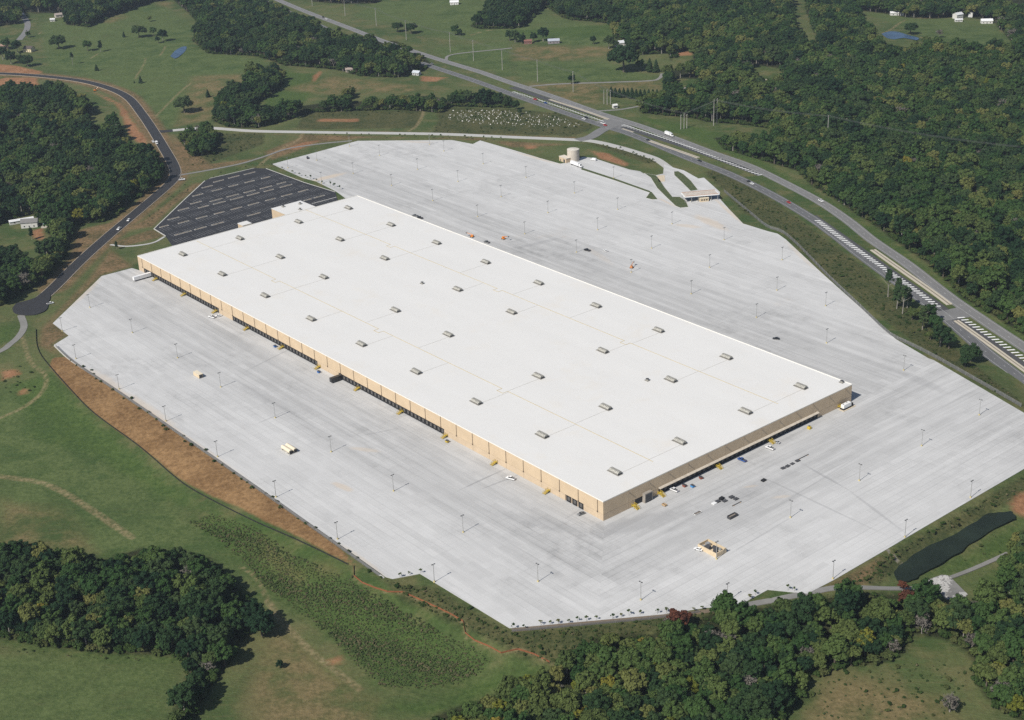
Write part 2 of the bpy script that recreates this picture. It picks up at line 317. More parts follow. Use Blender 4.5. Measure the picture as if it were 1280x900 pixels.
# ------------------------------------------------------------------ mesh helpers
class MB:
    def __init__(s): s.v = []; s.f = []; s.mi = []
    def add(s, vs, fs, mi=0):
        o = len(s.v); s.v += [tuple(map(float, q)) for q in vs]; s.f += [tuple(i + o for i in g) for g in fs]; s.mi += [mi] * len(fs); return s
    def box(s, x0, x1, y0, y1, z0, z1, mi=0, top=0.0, topx=None):
        tx = top if topx is None else topx
        return s.add([(x0, y0, z0), (x1, y0, z0), (x1, y1, z0), (x0, y1, z0), (x0 + tx, y0 + top, z1), (x1 - tx, y0 + top, z1), (x1 - tx, y1 - top, z1), (x0 + tx, y1 - top, z1)],
              [(3, 2, 1, 0), (4, 5, 6, 7), (0, 1, 5, 4), (1, 2, 6, 5), (2, 3, 7, 6), (3, 0, 4, 7)], mi)
    def cyl(s, x, y, z0, z1, r0, r1=None, k=10, mi=0):
        r1 = r0 if r1 is None else r1
        a = [2 * math.pi * i / k for i in range(k)]
        vs = [(x + r0 * math.cos(t), y + r0 * math.sin(t), z0) for t in a] + [(x + r1 * math.cos(t), y + r1 * math.sin(t), z1) for t in a]
        fs = [(i, (i + 1) % k, k + (i + 1) % k, k + i) for i in range(k)] + [tuple(range(k, 2 * k)), tuple(reversed(range(k)))]
        return s.add(vs, fs, mi)
    def wheel(s, x, y, z, r, wd, k=12, mi=0):
        a = [2 * math.pi * i / k for i in range(k)]
        vs = [(x + r * math.cos(t), y - wd / 2, z + r * math.sin(t)) for t in a] + [(x + r * math.cos(t), y + wd / 2, z + r * math.sin(t)) for t in a]
        fs = [(i, (i + 1) % k, k + (i + 1) % k, k + i) for i in range(k)] + [tuple(range(k, 2 * k)), tuple(reversed(range(k)))]
        return s.add(vs, [tuple(reversed(f)) for f in fs], mi)
    def tube(s, pts, r, k=5, mi=0):
        pts = [np.array(p, float) for p in pts]; ring = []
        for i, p in enumerate(pts):
            t = pts[min(i + 1, len(pts) - 1)] - pts[max(i - 1, 0)]; t /= np.linalg.norm(t) + 1e-9
            a = np.cross(t, (0, 0, 1.0)) if abs(t[2]) < .95 else np.cross(t, (1.0, 0, 0)); a /= np.linalg.norm(a); b = np.cross(t, a)
            rr = r[i] if isinstance(r, (list, tuple)) else r
            ring.append([p + rr * (math.cos(2 * math.pi * j / k) * a + math.sin(2 * math.pi * j / k) * b) for j in range(k)])
        vs = [q for g in ring for q in g]; fs = []
        for i in range(len(pts) - 1):
            for j in range(k): fs.append((i * k + j, i * k + (j + 1) % k, (i + 1) * k + (j + 1) % k, (i + 1) * k + j))
        fs += [tuple(reversed(range(k))), tuple(range((len(pts) - 1) * k, len(pts) * k))]
        return s.add(vs, fs, mi)
    def prism(s, prof, y0, y1, mi=0):
        """profile in x,z swept along y"""
        k = len(prof); vs = [(x, y0, z) for x, z in prof] + [(x, y1, z) for x, z in prof]
        return s.add(vs, [tuple(range(k)), tuple(reversed(range(k, 2 * k)))] + [((i + 1) % k, i, k + i, k + (i + 1) % k) for i in range(k)], mi)
    def poly(s, pts, z0, z1, mi=0):
        """upright prism over a ground outline; z1 number or list"""
        p = [tuple(q[:2]) for q in pts]
        if sum(a[0] * b[1] - b[0] * a[1] for a, b in zip(p, p[1:] + p[:1])) < 0: p = p[::-1]
        k = len(p); vs = [(x, y, z0) for x, y in p] + [(x, y, z1) for x, y in p]
        return s.add(vs, [tuple(range(k, 2 * k))] + [(i, (i + 1) % k, k + (i + 1) % k, k + i) for i in range(k)], mi)
    def mesh(s, name, mats, smooth=False):
        me = bpy.data.meshes.new(name); me.from_pydata(s.v, [], s.f)
        for m in (mats if isinstance(mats, (list, tuple)) else [mats]): me.materials.append(m)
        if any(s.mi): me.polygons.foreach_set('material_index', s.mi)
        if smooth: me.polygons.foreach_set('use_smooth', [True] * len(s.f))
        me.update(); return me
    def build(s, name, mats, parent=None, smooth=False): return obj(name, s.mesh(name, mats, smooth), parent)
def obj(name, me, parent=None, loc=None, rz=None, sc_=None):
    o = bpy.data.objects.new(name, me); col.objects.link(o)
    if parent is not None: o.parent = parent
    if loc is not None: o.location = tuple(loc)
    if rz is not None: o.rotation_euler[2] = rz
    if sc_ is not None: o.scale = (sc_,) * 3 if np.isscalar(sc_) else sc_
    return o
def tag(o, label=None, cat=None, group=None, kind=None):
    if label: o['label'] = label
    if cat: o['category'] = cat
    if group: o['group'] = group
    if kind: o['kind'] = kind
    return o
def thing(name, label, cat, loc=(0, 0, 0), rz=0, group=None):
    o = bpy.data.objects.new(name, None); col.objects.link(o); o.empty_display_size = .5
    o.location = tuple(loc); o.rotation_euler[2] = rz; return tag(o, label, cat, group)
def copy_tree(o, parent=None):
    c = o.copy(); col.objects.link(c)
    if parent is not None: c.parent = parent
    for ch in o.children: copy_tree(ch, c)
    return c
def place(proto, used, loc, rz, label=None, group=None, scale=None):
    """first call uses the prototype itself, later calls copy it"""
    o = proto if not used else copy_tree(proto)
    used.append(o); o.location = tuple(loc); o.rotation_euler[2] = rz
    if scale is not None: o.scale = (scale,) * 3
    return tag(o, label, None, group)
def smooth_line(pts, n=6):
    p = [np.array(q, float) for q in pts]; p = [2 * p[0] - p[1]] + p + [2 * p[-1] - p[-2]]; out = []
    for i in range(1, len(p) - 2):
        for k in range(n):
            t = k / n
            out.append(.5 * (2 * p[i] + (p[i + 1] - p[i - 1]) * t + (2 * p[i - 1] - 5 * p[i] + 4 * p[i + 1] - p[i + 2]) * t * t + (3 * p[i] - p[i - 1] - 3 * p[i + 1] + p[i + 2]) * t ** 3))
    out.append(p[-2]); return out
def ribbon(line, w0, w1=None, lift=.2, depth=.6, off=0.0, ends=None):
    """road strip following the land; returns MB. off shifts sideways (left positive)"""
    mb = MB(); L = np.array(line)[:, :2]; d = np.gradient(L, axis=0); d /= np.linalg.norm(d, axis=1)[:, None] + 1e-9; nrm = np.stack([-d[:, 1], d[:, 0]], 1)
    n_ = len(L); ws = np.linspace(w0, w1 if w1 is not None else w0, n_) / 2
    z = height(L[:, 0], L[:, 1]) + lift
    l = L + nrm * (ws + off)[:, None]; r = L + nrm * (off - ws)[:, None]
    vs = []
    for i in range(n_): vs += [(*l[i], z[i]), (*r[i], z[i]), (*l[i], z[i] - depth), (*r[i], z[i] - depth)]
    fs = []
    for i in range(n_ - 1):
        a, b = 4 * i, 4 * i + 4
        fs += [(a, a + 1, b + 1, b), (a + 1, a + 3, b + 3, b + 1), (a + 2, a, b, b + 2)]
    fs += [(0, 2, 3, 1), (4 * n_ - 4, 4 * n_ - 3, 4 * n_ - 1, 4 * n_ - 2)]
    return mb.add(vs, fs)
def resample(line, step):
    L = np.array(line, float); s = np.r_[0, np.cumsum(np.linalg.norm(np.diff(L[:, :2], axis=0), axis=1))]
    t = np.arange(0, s[-1], step); return np.stack([np.interp(t, s, L[:, i]) for i in range(L.shape[1])], 1), np.interp(t, s, np.unwrap(np.arctan2(np.gradient(L[:, 1]), np.gradient(L[:, 0]))))

# ------------------------------------------------------------------ land
WOODS_PX = {   # outlines of the woods as they show, crowns included
 'lower_left': [(-70,672),(0,680),(37,680),(62,690),(95,687),(135,702),(150,692),(180,685),(225,690),(260,697),(282,715),(300,737),(308,760),(306,790),(286,828),(258,866),(236,900),(230,930),(205,930),(216,895),(238,835),(222,820),(125,816),(62,808),(0,798),(-70,790)],
 'lower_right': [(480,960),(545,893),(600,876),(640,858),(690,836),(715,815),(742,797),(785,790),(815,792),(850,785),(880,772),(897,762),(927,762),(960,757),(1015,750),(1067,740),(1100,742),(1140,746),(1160,742),(1177,750),(1195,758),(1230,745),(1250,738),(1258,705),(1268,672),(1300,650),(1360,640),(1360,930),(1290,905),(1245,885),(1218,850),(1220,830),(1208,815),(1185,799),(1142,793),(1132,815),(1105,828),(1070,832),(1042,837),(1010,847),(1000,877),(978,897),(960,960)],
 'left': [(-70,118),(0,112),(30,107),(50,111),(70,107),(87,115),(107,125),(115,136),(104,152),(125,158),(140,148),(150,158),(152,176),(175,186),(198,198),(208,212),(200,226),(185,242),(162,253),(152,268),(125,278),(98,280),(88,300),(82,320),(74,333),(50,356),(25,367),(0,382),(-70,410),(-70,300),(-5,306),(15,309),(25,322),(44,330),(52,314),(62,297),(58,275),(40,268),(15,274),(-5,284),(-70,290)],
 'road_top_left': [(-60,-30),(18,-30),(20,2),(27,16),(24,30),(8,32),(-60,40)],
 'farm_top_left': [(25,-40),(31,15),(50,16),(80,17),(83,31),(112,34),(131,25),(160,12),(200,1),(225,-10),(225,-40)],
 'top_centre': [(214,-40),(217,0),(240,20),(250,32),(240,50),(260,67),(320,70),(357,82),(420,87),(450,95),(495,97),(520,92),(541,82),(527,67),(495,51),(455,52),(415,40),(370,20),(335,5),(318,-10),(318,-40)],
 'hill_clump': [(270,130),(300,105),(318,93),(340,80),(356,90),(352,107),(335,122),(318,130),(322,160),(290,160),(265,151)],
 'hedge': [(318,134),(380,132),(425,126),(435,110),(446,110),(436,128),(495,122),(540,119),(560,127),(566,117),(600,117),(642,121),(642,135),(566,133),(550,141),(495,137),(432,139),(385,141),(357,151),(320,161)],
 'road_clump': [(222,172),(250,157),(266,163),(280,172),(266,193),(240,197)],
 'top_strip': [(385,-30),(475,-30),(474,4),(430,5),(390,2)],
 'plantation': [(588,33),(608,8),(618,-40),(700,-40),(765,-40),(765,30),(740,27),(715,25),(704,22),(684,9),(674,14),(655,34),(640,36),(600,36)],
 'great': [(765,-45),(765,32),(767,47),(785,57),(790,69),(836,67),(839,77),(866,76),(858,84),(829,92),(832,105),(836,117),(802,126),(800,141),(865,148),(890,153),(932,156),(962,161),(965,178),(940,172),(892,172),(905,186),(960,203),(997,213),(1014,231),(1042,248),(1072,268),(1100,286),(1122,303),(1155,326),(1177,346),(1205,373),(1235,391),(1280,418),(1360,470),(1360,-45)],
}
CLEAR_PX = [[(1070,13),(1100,16),(1135,22),(1167,24),(1200,20),(1242,27),(1256,42),(1271,60),(1232,60),(1197,59),(1170,51),(1145,48),(1100,41),(1082,28)],
 [(985,-45),(1008,-45),(1008,16),(1018,40),(1031,61),(1014,57),(1001,51),(990,20)],
 [(937,80),(985,87),(967,101),(945,104)], [(840,67),(867,66),(867,75),(840,77)],
 [(842,99),(872,98),(870,112),(850,116)], [(1093,38),(1152,46),(1154,60),(1128,61),(1098,55)], [(1240,-10),(1282,-6),(1282,8),(1262,12)]]
BASIN = [(232,652),(265,642),(320,658),(360,690),(415,712),(455,733),(495,756),(560,791),(618,823),(605,839),(570,858),(532,863),(477,860),(447,836),(422,808),(392,780),(365,762),(330,735),(300,700),(265,672)]
POND_PX = [(1116,715.6),(1118,711),(1131.5,701.5),(1155,684),(1189,669),(1220.6,650),(1236,641),(1252,639),(1266,640.6),(1270,645),(1259.7,651.6),(1220.6,676.6),(1189,694),(1158,715.6),(1142.5,723.4),(1124,725)]
COVER_PX = {
 'mown': [[(-60,500),(20,480),(62,470),(130,540),(230,640),(320,720),(340,760),(300,720),(220,690),(130,700),(-60,680)], [(-60,815),(220,822),(210,900),(-60,960)],
          [(600,0),(760,35),(770,50),(760,60),(640,50),(560,50),(440,20),(470,2)],[(540,60),(640,50),(640,95),(560,75)],[(640,75),(760,78),(825,98),(700,104),(650,100)],
          [(50,30),(200,3),(240,30),(240,60),(330,75),(330,95),(260,130),(210,160),(180,130),(120,105),(60,85)],[(1075,15),(1242,27),(1271,60),(1170,51)]],
 'lush': [BASIN,[(15,478),(60,468),(112,520),(180,577),(250,633),(330,660),(420,700),(440,712),(500,742),(575,778),(625,816),(560,788),(470,740),(395,705),(330,672),(262,640),(200,622),(120,572),(40,545)],
          [(450,885),(540,868),(615,842),(640,822),(690,836),(650,858),(600,878),(540,896)],[(1160,718),(1225,680),(1280,648),(1280,688),(1190,718)],[(1215,735),(1262,700),(1262,735),(1225,750)],
          [(800,145),(880,160),(940,180),(960,205),(1020,240),(1100,292),(1180,350),(1240,395),(1282,425),(1282,440),(1190,370),(1120,318),(1040,260),(960,214),(880,180),(800,150)],
          [(325,86),(392,92),(398,112),(372,136),(330,134)],[(0,797),(100,812),(230,822),(232,828),(120,822),(0,805)],[(360,790),(420,830),(440,860),(400,850)],[(770,30),(640,38),(640,46),(765,46)],[(0,405),(22,408),(15,425),(-20,440)]],
 'dry': [[(318,676),(330,676),(350,694),(382,722),(376,730),(340,705)],[(392,703),(412,708),(420,716),(402,716)],[(326,775),(352,782),(440,855),(480,885),(470,960),(330,960),(305,870),(335,800)],[(655,105),(825,101),(828,112),(765,114),(745,131),(700,126)],[(640,56),(762,58),(768,68),(700,75),(640,76)],
         [(1005,875),(1042,842),(1110,852),(1180,872),(1200,900),(1000,960)],[(100,20),(145,14),(160,22),(135,30)],[(195,3),(215,3),(212,9),(198,8)],[(240,95),(320,92),(300,110),(260,150),(220,158)],[(350,112),(420,95),(560,112),(430,120)],
         [(1010,712),(1045,735),(1080,735),(1105,700),(1060,722)],[(0,625),(80,640),(120,690),(0,690)],[(1120,700),(1140,685),(1160,672),(1150,668),(1120,690)]],
 'scrub': [[(1,1),(2,1),(2,2)],[(545,134),(640,136),(700,142),(745,158),(722,169),(540,167),(548,150)],[(905,208),(960,246),(1010,282),(1080,334),(1120,368),(1180,422),(1240,474),(1280,504),(1300,524),(1167,447),(1030,341),(975,288),(930,266),(906,240),(880,215)],
           [(380,140),(530,138),(520,160),(370,162)],
           [(478,724),(545,736),(637,790),(760,780),(900,763),(905,776),(760,802),(692,832),(640,816),(582,786),(500,746)],[(1046,731),(1110,693),(1280,594),(1290,612),(1220,650),(1155,684),(1112,716),(1100,732)],
           [(225,168),(330,166),(330,180),(262,204),(235,208)],[(640,140),(740,180),(810,205),(830,203),(760,180),(700,170)]],
 'earth': [[(85,322),(96,288),(125,281),(150,276),(160,268),(132,296),(100,324),(85,337)],[(1005,745),(1045,728),(1100,697),(1092,715),(1080,733),(1040,737)],[(138,304),(190,287),(206,295),(150,309)],[(150,290),(192,283),(216,258),(256,228),(242,229),(205,257),(178,276)],[(64,398),(110,350),(138,312),(166,333),(126,344),(66,402),(84,419),(66,430),(76,446),(48,432),(52,410)],[(215,168),(262,205),(335,196),(320,200),(262,212),(222,216)],[(320,167),(480,171),(640,177),(720,181),(640,184),(600,172),(450,173),(400,178),(340,200),(330,190),(380,170)],[(470,164),(640,168.5),(720,171),(720,173),(640,170.5),(470,166)]],
 'straw': [[(66,447),(84,446),(150,492),(320,609),(420,681),(446,706),(441,708),(375,672),(320,645),(262,618),(225,599),(175,558),(120,518),(95,494),(62,459)]],
 'dirt': [[(-30,78),(20,82),(55,90),(50,93),(-30,90)],[(5,97),(45,97),(50,112),(35,107),(10,113),(-20,117),(-20,106)],
          [(95,112),(116,115),(149,134),(154,150),(163,171),(190,192),(186,178),(166,150),(150,129),(120,115)],
          [(656,181.5),(671,181.5),(671,186),(657,186)],[(1262,632),(1275,617),(1300,610),(1300,650),(1270,642)],[(397,148.5),(447,148.5),(447,152),(397,152.5)],[(355,186),(380,178),(398,176),(372,187)],
          [(38,288),(52,286),(58,302),(42,298)],[(280,78),(300,90)][:0] or [(393,95),(400,88),(403,90),(392,102)],[(527,95),(560,97),(545,102),(528,102)],[(455,86),(463,84),(462,92),(455,92)],[(0,460),(20,462),(24,468),(4,475)],[(25,486),(36,485),(36,492),(24,493)],
          [(735,187),(760,192),(788,206),(780,208),(750,198)],[(1066,221),(1084,217),(1088,223),(1070,226)],[(845,66),(865,64),(865,69),(845,70)],[(405,825),(425,820),(432,828),(415,832)]],
}
SIDE_PX = [(-60,91),(0,92),(50,95),(100,101),(135,110),(160,122),(177,142),(192,164),(209,192),(217.5,208),(219,218),(213,229),(175,262),(135,295.5),(100,327),(67,360),(45,379)]
TRACK_PX = [([(-20,530),(22,513),(45,498),(57,482),(55,467),(38,452),(28,420)],3.5),([(-20,593),(20,598),(60,606),(100,628),(165,672)],5),([(300,708),(314,717),(324,728),(334,749)],2.5),([(335,752),(352,776),(390,815),(450,862)],4),
 ([(442,707),(443,722),(462,733),(490,742),(505,741),(540,757),(580,778),(582,795),(610,808),(626,817),(652,812),(692,831)],2.2),
 ([(1110,688),(1128,702)],2.5),([(37,47),(60,37),(83,29)],5),([(50,62),(65,58),(67,66),(52,76)],3),([(112,74),(124,66)],3),([(168,100),(180,80),(182,72)],3),([(200,70),(207,58)],3),([(195,145),(225,115),(240,103)],3),
 ([(1085,46),(1110,39),(1135,24),(1180,23)],4),([(1135,40),(1160,50),(1170,55)],3),([(1250,38),(1262,52),(1270,64)],4),([(1160,22),(1110,15),(1070,12)],3),
 ([(835,107),(845,117),(870,125)],4),([(1015,230),(1040,226),(1080,225)],3),([(380,164),(372,175),(345,190),(325,206)],4),([(525,137),(529,142),(520,158),(510,164)],4),([(585,45),(610,38),(640,36)],5)]
def grow(a, b, s0, g):   # coordinates from a outwards, spacing growing
    out = [a]; s = s0
    while (out[-1] < b) if b > a else (out[-1] > b):
        out.append(out[-1] + (s if b > a else -s)); s *= g
    return out
xs = np.array(sorted(set(grow(-560, -30000, 4, 1.22)[1:] + list(np.arange(-560, 561, 3.0)) + grow(559, 30000, 4, 1.22)[1:])))
ys = np.array(sorted(set(grow(530, -30000, 4, 1.25)[1:] + grow(530, 3200, 2.6, 1.0055) + grow(3210, 60000, 30, 1.2))))
GX, GY = np.meshgrid(xs, ys); GZ = height(GX, GY)
POND = [T(*p) for p in POND_PX]; POND_Z = float(np.mean([p[2] for p in POND])) - .3
POND = smooth_line([G(*p, POND_Z) for p in POND_PX + POND_PX[:1]], 5)[:-1]; POND = [p + np.array([.9 * math.sin(i * .55) + .4 * math.sin(i * 1.3 + 1), .8 * math.cos(i * .47) + .4 * math.sin(i * 1.7), 0]) for i, p in enumerate(POND)]
near = (np.abs(GX - 380) < 400) & (np.abs(GY - 760) < 250)
pd = np.full(GX.shape, 99.0); pd[near] = sdist(POND, GX[near], GY[near])
GZ = np.where(pd < 14, np.minimum(GZ, POND_Z - 1.2 + np.clip(pd + 4, 0, 40) * .33), GZ)
ny, nx = GX.shape
idx = np.arange(nx * ny).reshape(ny, nx)
quads = np.stack([idx[:-1, :-1], idx[:-1, 1:], idx[1:, 1:], idx[1:, :-1]], -1).reshape(-1, 4)
me = bpy.data.meshes.new('ground')
me.vertices.add(nx * ny); me.vertices.foreach_set('co', np.stack([GX, GY, GZ], -1).astype(np.float32).ravel())
me.loops.add(quads.size); me.loops.foreach_set('vertex_index', quads.astype(np.int32).ravel())
me.polygons.add(len(quads)); me.polygons.foreach_set('loop_start', (np.arange(len(quads)) * 4).astype(np.int32)); me.polygons.foreach_set('loop_total', np.full(len(quads), 4, np.int32))
me.polygons.foreach_set('use_smooth', np.ones(len(quads), bool)); me.update()
def cover_field(polys, lines=(), clears=()):
    F = np.full(GX.shape, 60.0)
    def local(pts, pad):
        a = np.array(pts)[:, :2]; return (GX > a[:, 0].min() - pad) & (GX < a[:, 0].max() + pad) & (GY > a[:, 1].min() - pad) & (GY < a[:, 1].max() + pad)
    for p in polys:
        P = TP(p); k = local(P, 45); F[k] = np.minimum(F[k], sdist(P, GX[k], GY[k]))
    for l, wd in lines:
        P = smooth_line(TP(l), 4); k = local(P, 45); F[k] = np.minimum(F[k], ldist(P, GX[k], GY[k]) - wd / 2)
    for p in clears:
        P = TP(p); k = local(P, 45); F[k] = np.maximum(F[k], -sdist(P, GX[k], GY[k]))
    return F
for k in GRASS_CLASSES:
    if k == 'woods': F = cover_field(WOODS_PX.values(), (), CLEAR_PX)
    elif k == 'earth': F = cover_field(COVER_PX['earth'], [(SIDE_PX[1:-1], 27)])
    elif k == 'track': F = cover_field([], TRACK_PX)
    elif k == 'gravel': F = cover_field([], [([(1110,688),(1120,695),(1128,702)], 2.2)])
    else: F = cover_field(COVER_PX.get(k, []))
    at = me.attributes.new('sd_' + k, 'FLOAT', 'POINT'); at.data.foreach_set('value', F.astype(np.float32).ravel())
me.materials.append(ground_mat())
tag(obj('ground', me), 'rolling green farmland with bare red soil and rough grass', None, None, 'structure')

# water
def water_mat(name, c):
    m, n, b = new_mat(name); b.inputs['Base Color'].default_value = (*c, 1); b.inputs['Roughness'].default_value = .25; b.inputs['Specular IOR Level'].default_value = .13
    c_ = mixc(n, ramp01(n, noise(n, objpos(n), .05, 4), .35, .7), c, tuple(x * 1.5 for x in c)); n.links.new(c_, b.inputs['Base Color']); return m
def water(pts, z, name, label, c):
    o = MB().poly(smooth_line(list(pts) + [pts[0]], 2)[:-1], z - .3, z).build(name, water_mat(name + '_water', c)); return tag(o, label, None, None, 'structure')
water(POND, POND_Z, 'retention_pond', 'long dark green retention pond beside the concrete yard', (.013, .019, .012))
def pond(px, label):
    P = TP(px); z = max(p[2] for p in P) + .25; water([G(*p, z) for p in px], z, 'farm_pond', label, (.035, .065, .115))
pond([(213,70),(218,64),(226,59),(233,58),(232,63),(226,69),(219,73)], 'small blue farm pond beside the meadow trees')
pond([(1102,42),(1112,39),(1124,40),(1136,44),(1148,47),(1146,50),(1130,47),(1118,49),(1108,47)], 'blue farm pond below the large green pasture')

# ------------------------------------------------------------------ yard, car park, roads
tag(MB().poly(YARD, -1.0, 0.0).build('truck_yard', concrete_yard()), 'wide pale concrete truck yard around the warehouse', None, None, 'structure')
lot = tag(MB().poly(LOT, -1.0, .02).build('car_park', asphalt('new_asphalt', .023, (1, 1, 1.15))), 'new black asphalt car park with pale kerbed islands', None, None, 'structure')
GRASSM, n_, b_ = new_mat('verge_grass'); p_ = objpos(n_)
n_.links.new(mixc(n_, ramp01(n_, noise(n_, p_, .4, 5), .3, .7), (.035, .062, .018), (.085, .095, .034)), b_.inputs['Base Color']); b_.inputs['Roughness'].default_value = .95
SOIL, n_, b_ = new_mat('planting_soil'); p_ = objpos(n_)
n_.links.new(mixc(n_, ramp01(n_, noise(n_, p_, .3, 5), .3, .7), (.050, .045, .022), (.17, .11, .055)), b_.inputs['Base Color']); b_.inputs['Roughness'].default_value = .95
def inset(pts, d):
    p = [np.array(q[:2], float) for q in pts]
    if sum(a[0] * b[1] - b[0] * a[1] for a, b in zip(p, p[1:] + p[:1])) < 0: p = p[::-1]
    out = []
    for i in range(len(p)):
        a, b, c = p[i - 1], p[i], p[(i + 1) % len(p)]; e1 = (b - a) / np.linalg.norm(b - a); e2 = (c - b) / np.linalg.norm(c - b)
        n1 = np.array([-e1[1], e1[0]]); n2 = np.array([-e2[1], e2[0]]); m = n1 + n2; m /= max(.3, float(m @ m) / 2)
        out.append(b + m * d)
    return out
def island(px, name, label, fill, kerb=.5, z=.16, world=None, parent=None, group=None):
    P = [G(*p) for p in px] if world is None else world
    t = MB().poly(P, -.2, z).build(name, CONC, parent)
    f = MB().poly(inset(P, kerb), z - .02, z + .02).build('planting', fill, t)
    if parent is None: tag(t, label, 'kerbed island', group)
    return t
island([(805,216.5),(813,222),(821,235),(833,247),(844,257.5),(850,260),(861,259),(857.5,251),(850,246),(841,246),(831,234),(826,226),(820,219)], 'grass_island', 'grass strip between the tank apron and the gate lane', GRASSM)
island([(842,214.5),(848,214),(855,218),(864,226),(873,237.5),(863,239),(852,228),(842.5,219)], 'grass_island', 'long grass median between the two gate lanes', GRASSM)
island([(807,247.5),(812.5,240),(815,240),(822.5,249.3),(815,249.5)], 'grass_island', 'small dark triangular grass island by the apron', GRASSM, .35)
island([(727,209.5),(770,223.5),(812,238.5),(814,240),(812,241),(768,225.6),(726,212)], 'grass_island', 'thin kerbed grass strip dividing apron from the truck yard', GRASSM, .3)
island([(821,219.5),(831,219),(831.5,227),(823,227.5)], 'concrete_pad', 'tan concrete pad beside the gate lane', M('pad_concrete', (.55, .46, .34)), .3)
kerb_line = TRACK_PX and None
for a, b in [((192.5,286),(230,250)),((230,250),(256,226)),((262,223),(318,210)),((332.5,210.6),(380,228)),((380,228),(419,240)),((207,295),(192.5,286)),((390,254.7),(420.5,246.5))]:
    p, q = G(*a), G(*b); o = ribbon(smooth_line([p, q], 2), .9, lift=.40, depth=.5).build('kerb', CONC, lot)
ISL1 = [(690,262,800,240),(840,222,955,198),(1000,187,1112,160),(680,352,780,328),(845,307,945,287),(1008,268,1105,245),(1170,226,1265,208),(660,457,780,425),(830,412,945,380),(1000,370,1108,340),(1165,330,1275,298),
 (690,482,818,455),(865,440,990,408),(1030,397,1155,368),(1195,355,1300,335),(540,520,648,497),(520,628,632,600),(700,582,803,557),(870,538,980,510),(1040,493,1150,467),(1210,445,1320,425),(340,675,452,648),
 (300,790,480,752),(500,735,630,710),(675,692,800,662),(1030,600,1165,568),(500,410,575,372),(590,325,675,290),(340,545,450,520),(250,645,340,605),(160,718,240,690),(440,470,600,465)]
ISL2 = [(365,640,465,622),(400,675,520,645),(415,765,522,738),(580,720,685,697),(640,808,715,787),(735,778,850,755)]
ISL = [(180 + a / 8, 195 + b / 8, 180 + c / 8, 195 + d / 8) for a, b, c, d in ISL1] + [(300 + a / 8, 150 + b / 8, 300 + c / 8, 150 + d / 8) for a, b, c, d in ISL2]
isl_uv = []
for x0, y0, x1, y1 in ISL:
    ua, va = UV(x0, y0); ub, vb = UV(x1, y1); uc = (ua + ub) / 2; isl_uv.append((uc, va, vb))
    P = [BP(uc - 1.2, va), BP(uc - 1.2, vb), BP(uc + 1.2, vb), BP(uc + 1.2, va)]
    island(None, 'kerbed_island', None, SOIL, .42, .17, world=P, parent=lot)
# painted bays, between the islands
mb = MB(); lx = sorted(set(round(i[0] / 3) * 3 for i in isl_uv))
lotA = np.array(LOT)
for ub in np.arange(600, 745, 18.3):
    for vv in np.arange(-30, 240, 2.75):
        for du in (0,):
            a = BP(ub, vv); b = BP(ub + 10.8, vv)
            if sdist(LOT, np.array([a[0], b[0]]), np.array([a[1], b[1]])).max() > -3 or (int(vv / 2.75) % 9 == 0): continue
            d = V * .07
            mb.add([a - d + [0, 0, .026], b - d + [0, 0, .026], b + d + [0, 0, .026], a + d + [0, 0, .026]], [(0, 1, 2, 3)])
tag(mb.build('bay_lines', M('faded_bay_paint', (.40, .40, .40)), lot), kind='stuff')

ASPH = asphalt('road_asphalt_new', .022, (1, 1, 1.12)); GREYROAD = asphalt('highway_asphalt', .17, (1, .985, .97), .22); DARKROAD = asphalt('highway_asphalt_dark', .115, (1, 1, 1.02), .25); LANEROAD = asphalt('turn_lane_asphalt', .060, (1, 1, 1.02), .25); PALEROAD = asphalt('concrete_road', .42, (1, .985, .94), .12)
GRAVEL = asphalt('gravel_road', .20, (1, .97, .90), .3); TANC = asphalt('tan_concrete', .46, (1, .90, .72), .14)
def road(px, wd, mat, name, label, lift=.22, sm=8, w1=None):
    L = smooth_line(TP(px), sm); o = ribbon(L, wd, w1, lift).build(name, mat); return tag(o, label, None, None, 'structure'), L
side, SIDE = road(SIDE_PX, 11, ASPH, 'asphalt_road', 'curving new black asphalt road past the left wood')
for s in (-1, 1):
    ribbon(SIDE, .55, off=s * 5.8, lift=.30).build('kerb', M('side_road_kerb', (.36, .30, .23)), side)
cz = T(37, 383); a_ = np.linspace(0, 2 * math.pi, 28, endpoint=False)
o = MB().poly([tuple(q[:2]) for q in smooth_line(TP([(15.5,386),(21,380),(32,377),(44,373),(54,366),(63,369),(61,379),(58,388),(46,393.5),(29,394.5),(18,391.5),(15.5,386)]), 4)[:-1]], cz[2] - 1.5, cz[2] + .75).build('turning_circle', ASPH); tag(o, 'black asphalt turning circle at the road end', None, None, 'structure')
road([(26,394),(30,408),(24,420),(13,430),(0,439),(-40,455)], 5.5, GRAVEL, 'gravel_lane', 'grey gravel lane leaving the turning circle')
road([(194,164.5),(205,164.3),(216,163.2)], 10, ASPH, 'road_stub', 'short black asphalt stub joining the frontage road', .235, 4)
front, FRONT = road([(212,163.5),(240,161),(262,160),(320,164),(400,165.5),(480,166.5),(560,168),(640,171.5),(700,174),(740,176.5),(775,184.5),(800,192),(820,199),(836,210)], 9, PALEROAD, 'frontage_road', 'pale concrete frontage road along the yard top')
road([(722,175.5),(738,171.5),(752,163),(768,156)], 13, GREYROAD, 'link_road', 'short grey link road between frontage road and highway', .26)
NORTH_PX = [(300,-20),(352,2),(407,24),(475,50),(532,69),(557,77),(600,90),(640,104),(690,120.5),(750,142),(795,156),(840,172),(890,191),(935,207),(977,227),(1025,252.5),(1060,276),(1090,300),(1135,331),(1185,370),(1230,401),(1280,434),(1360,486)]
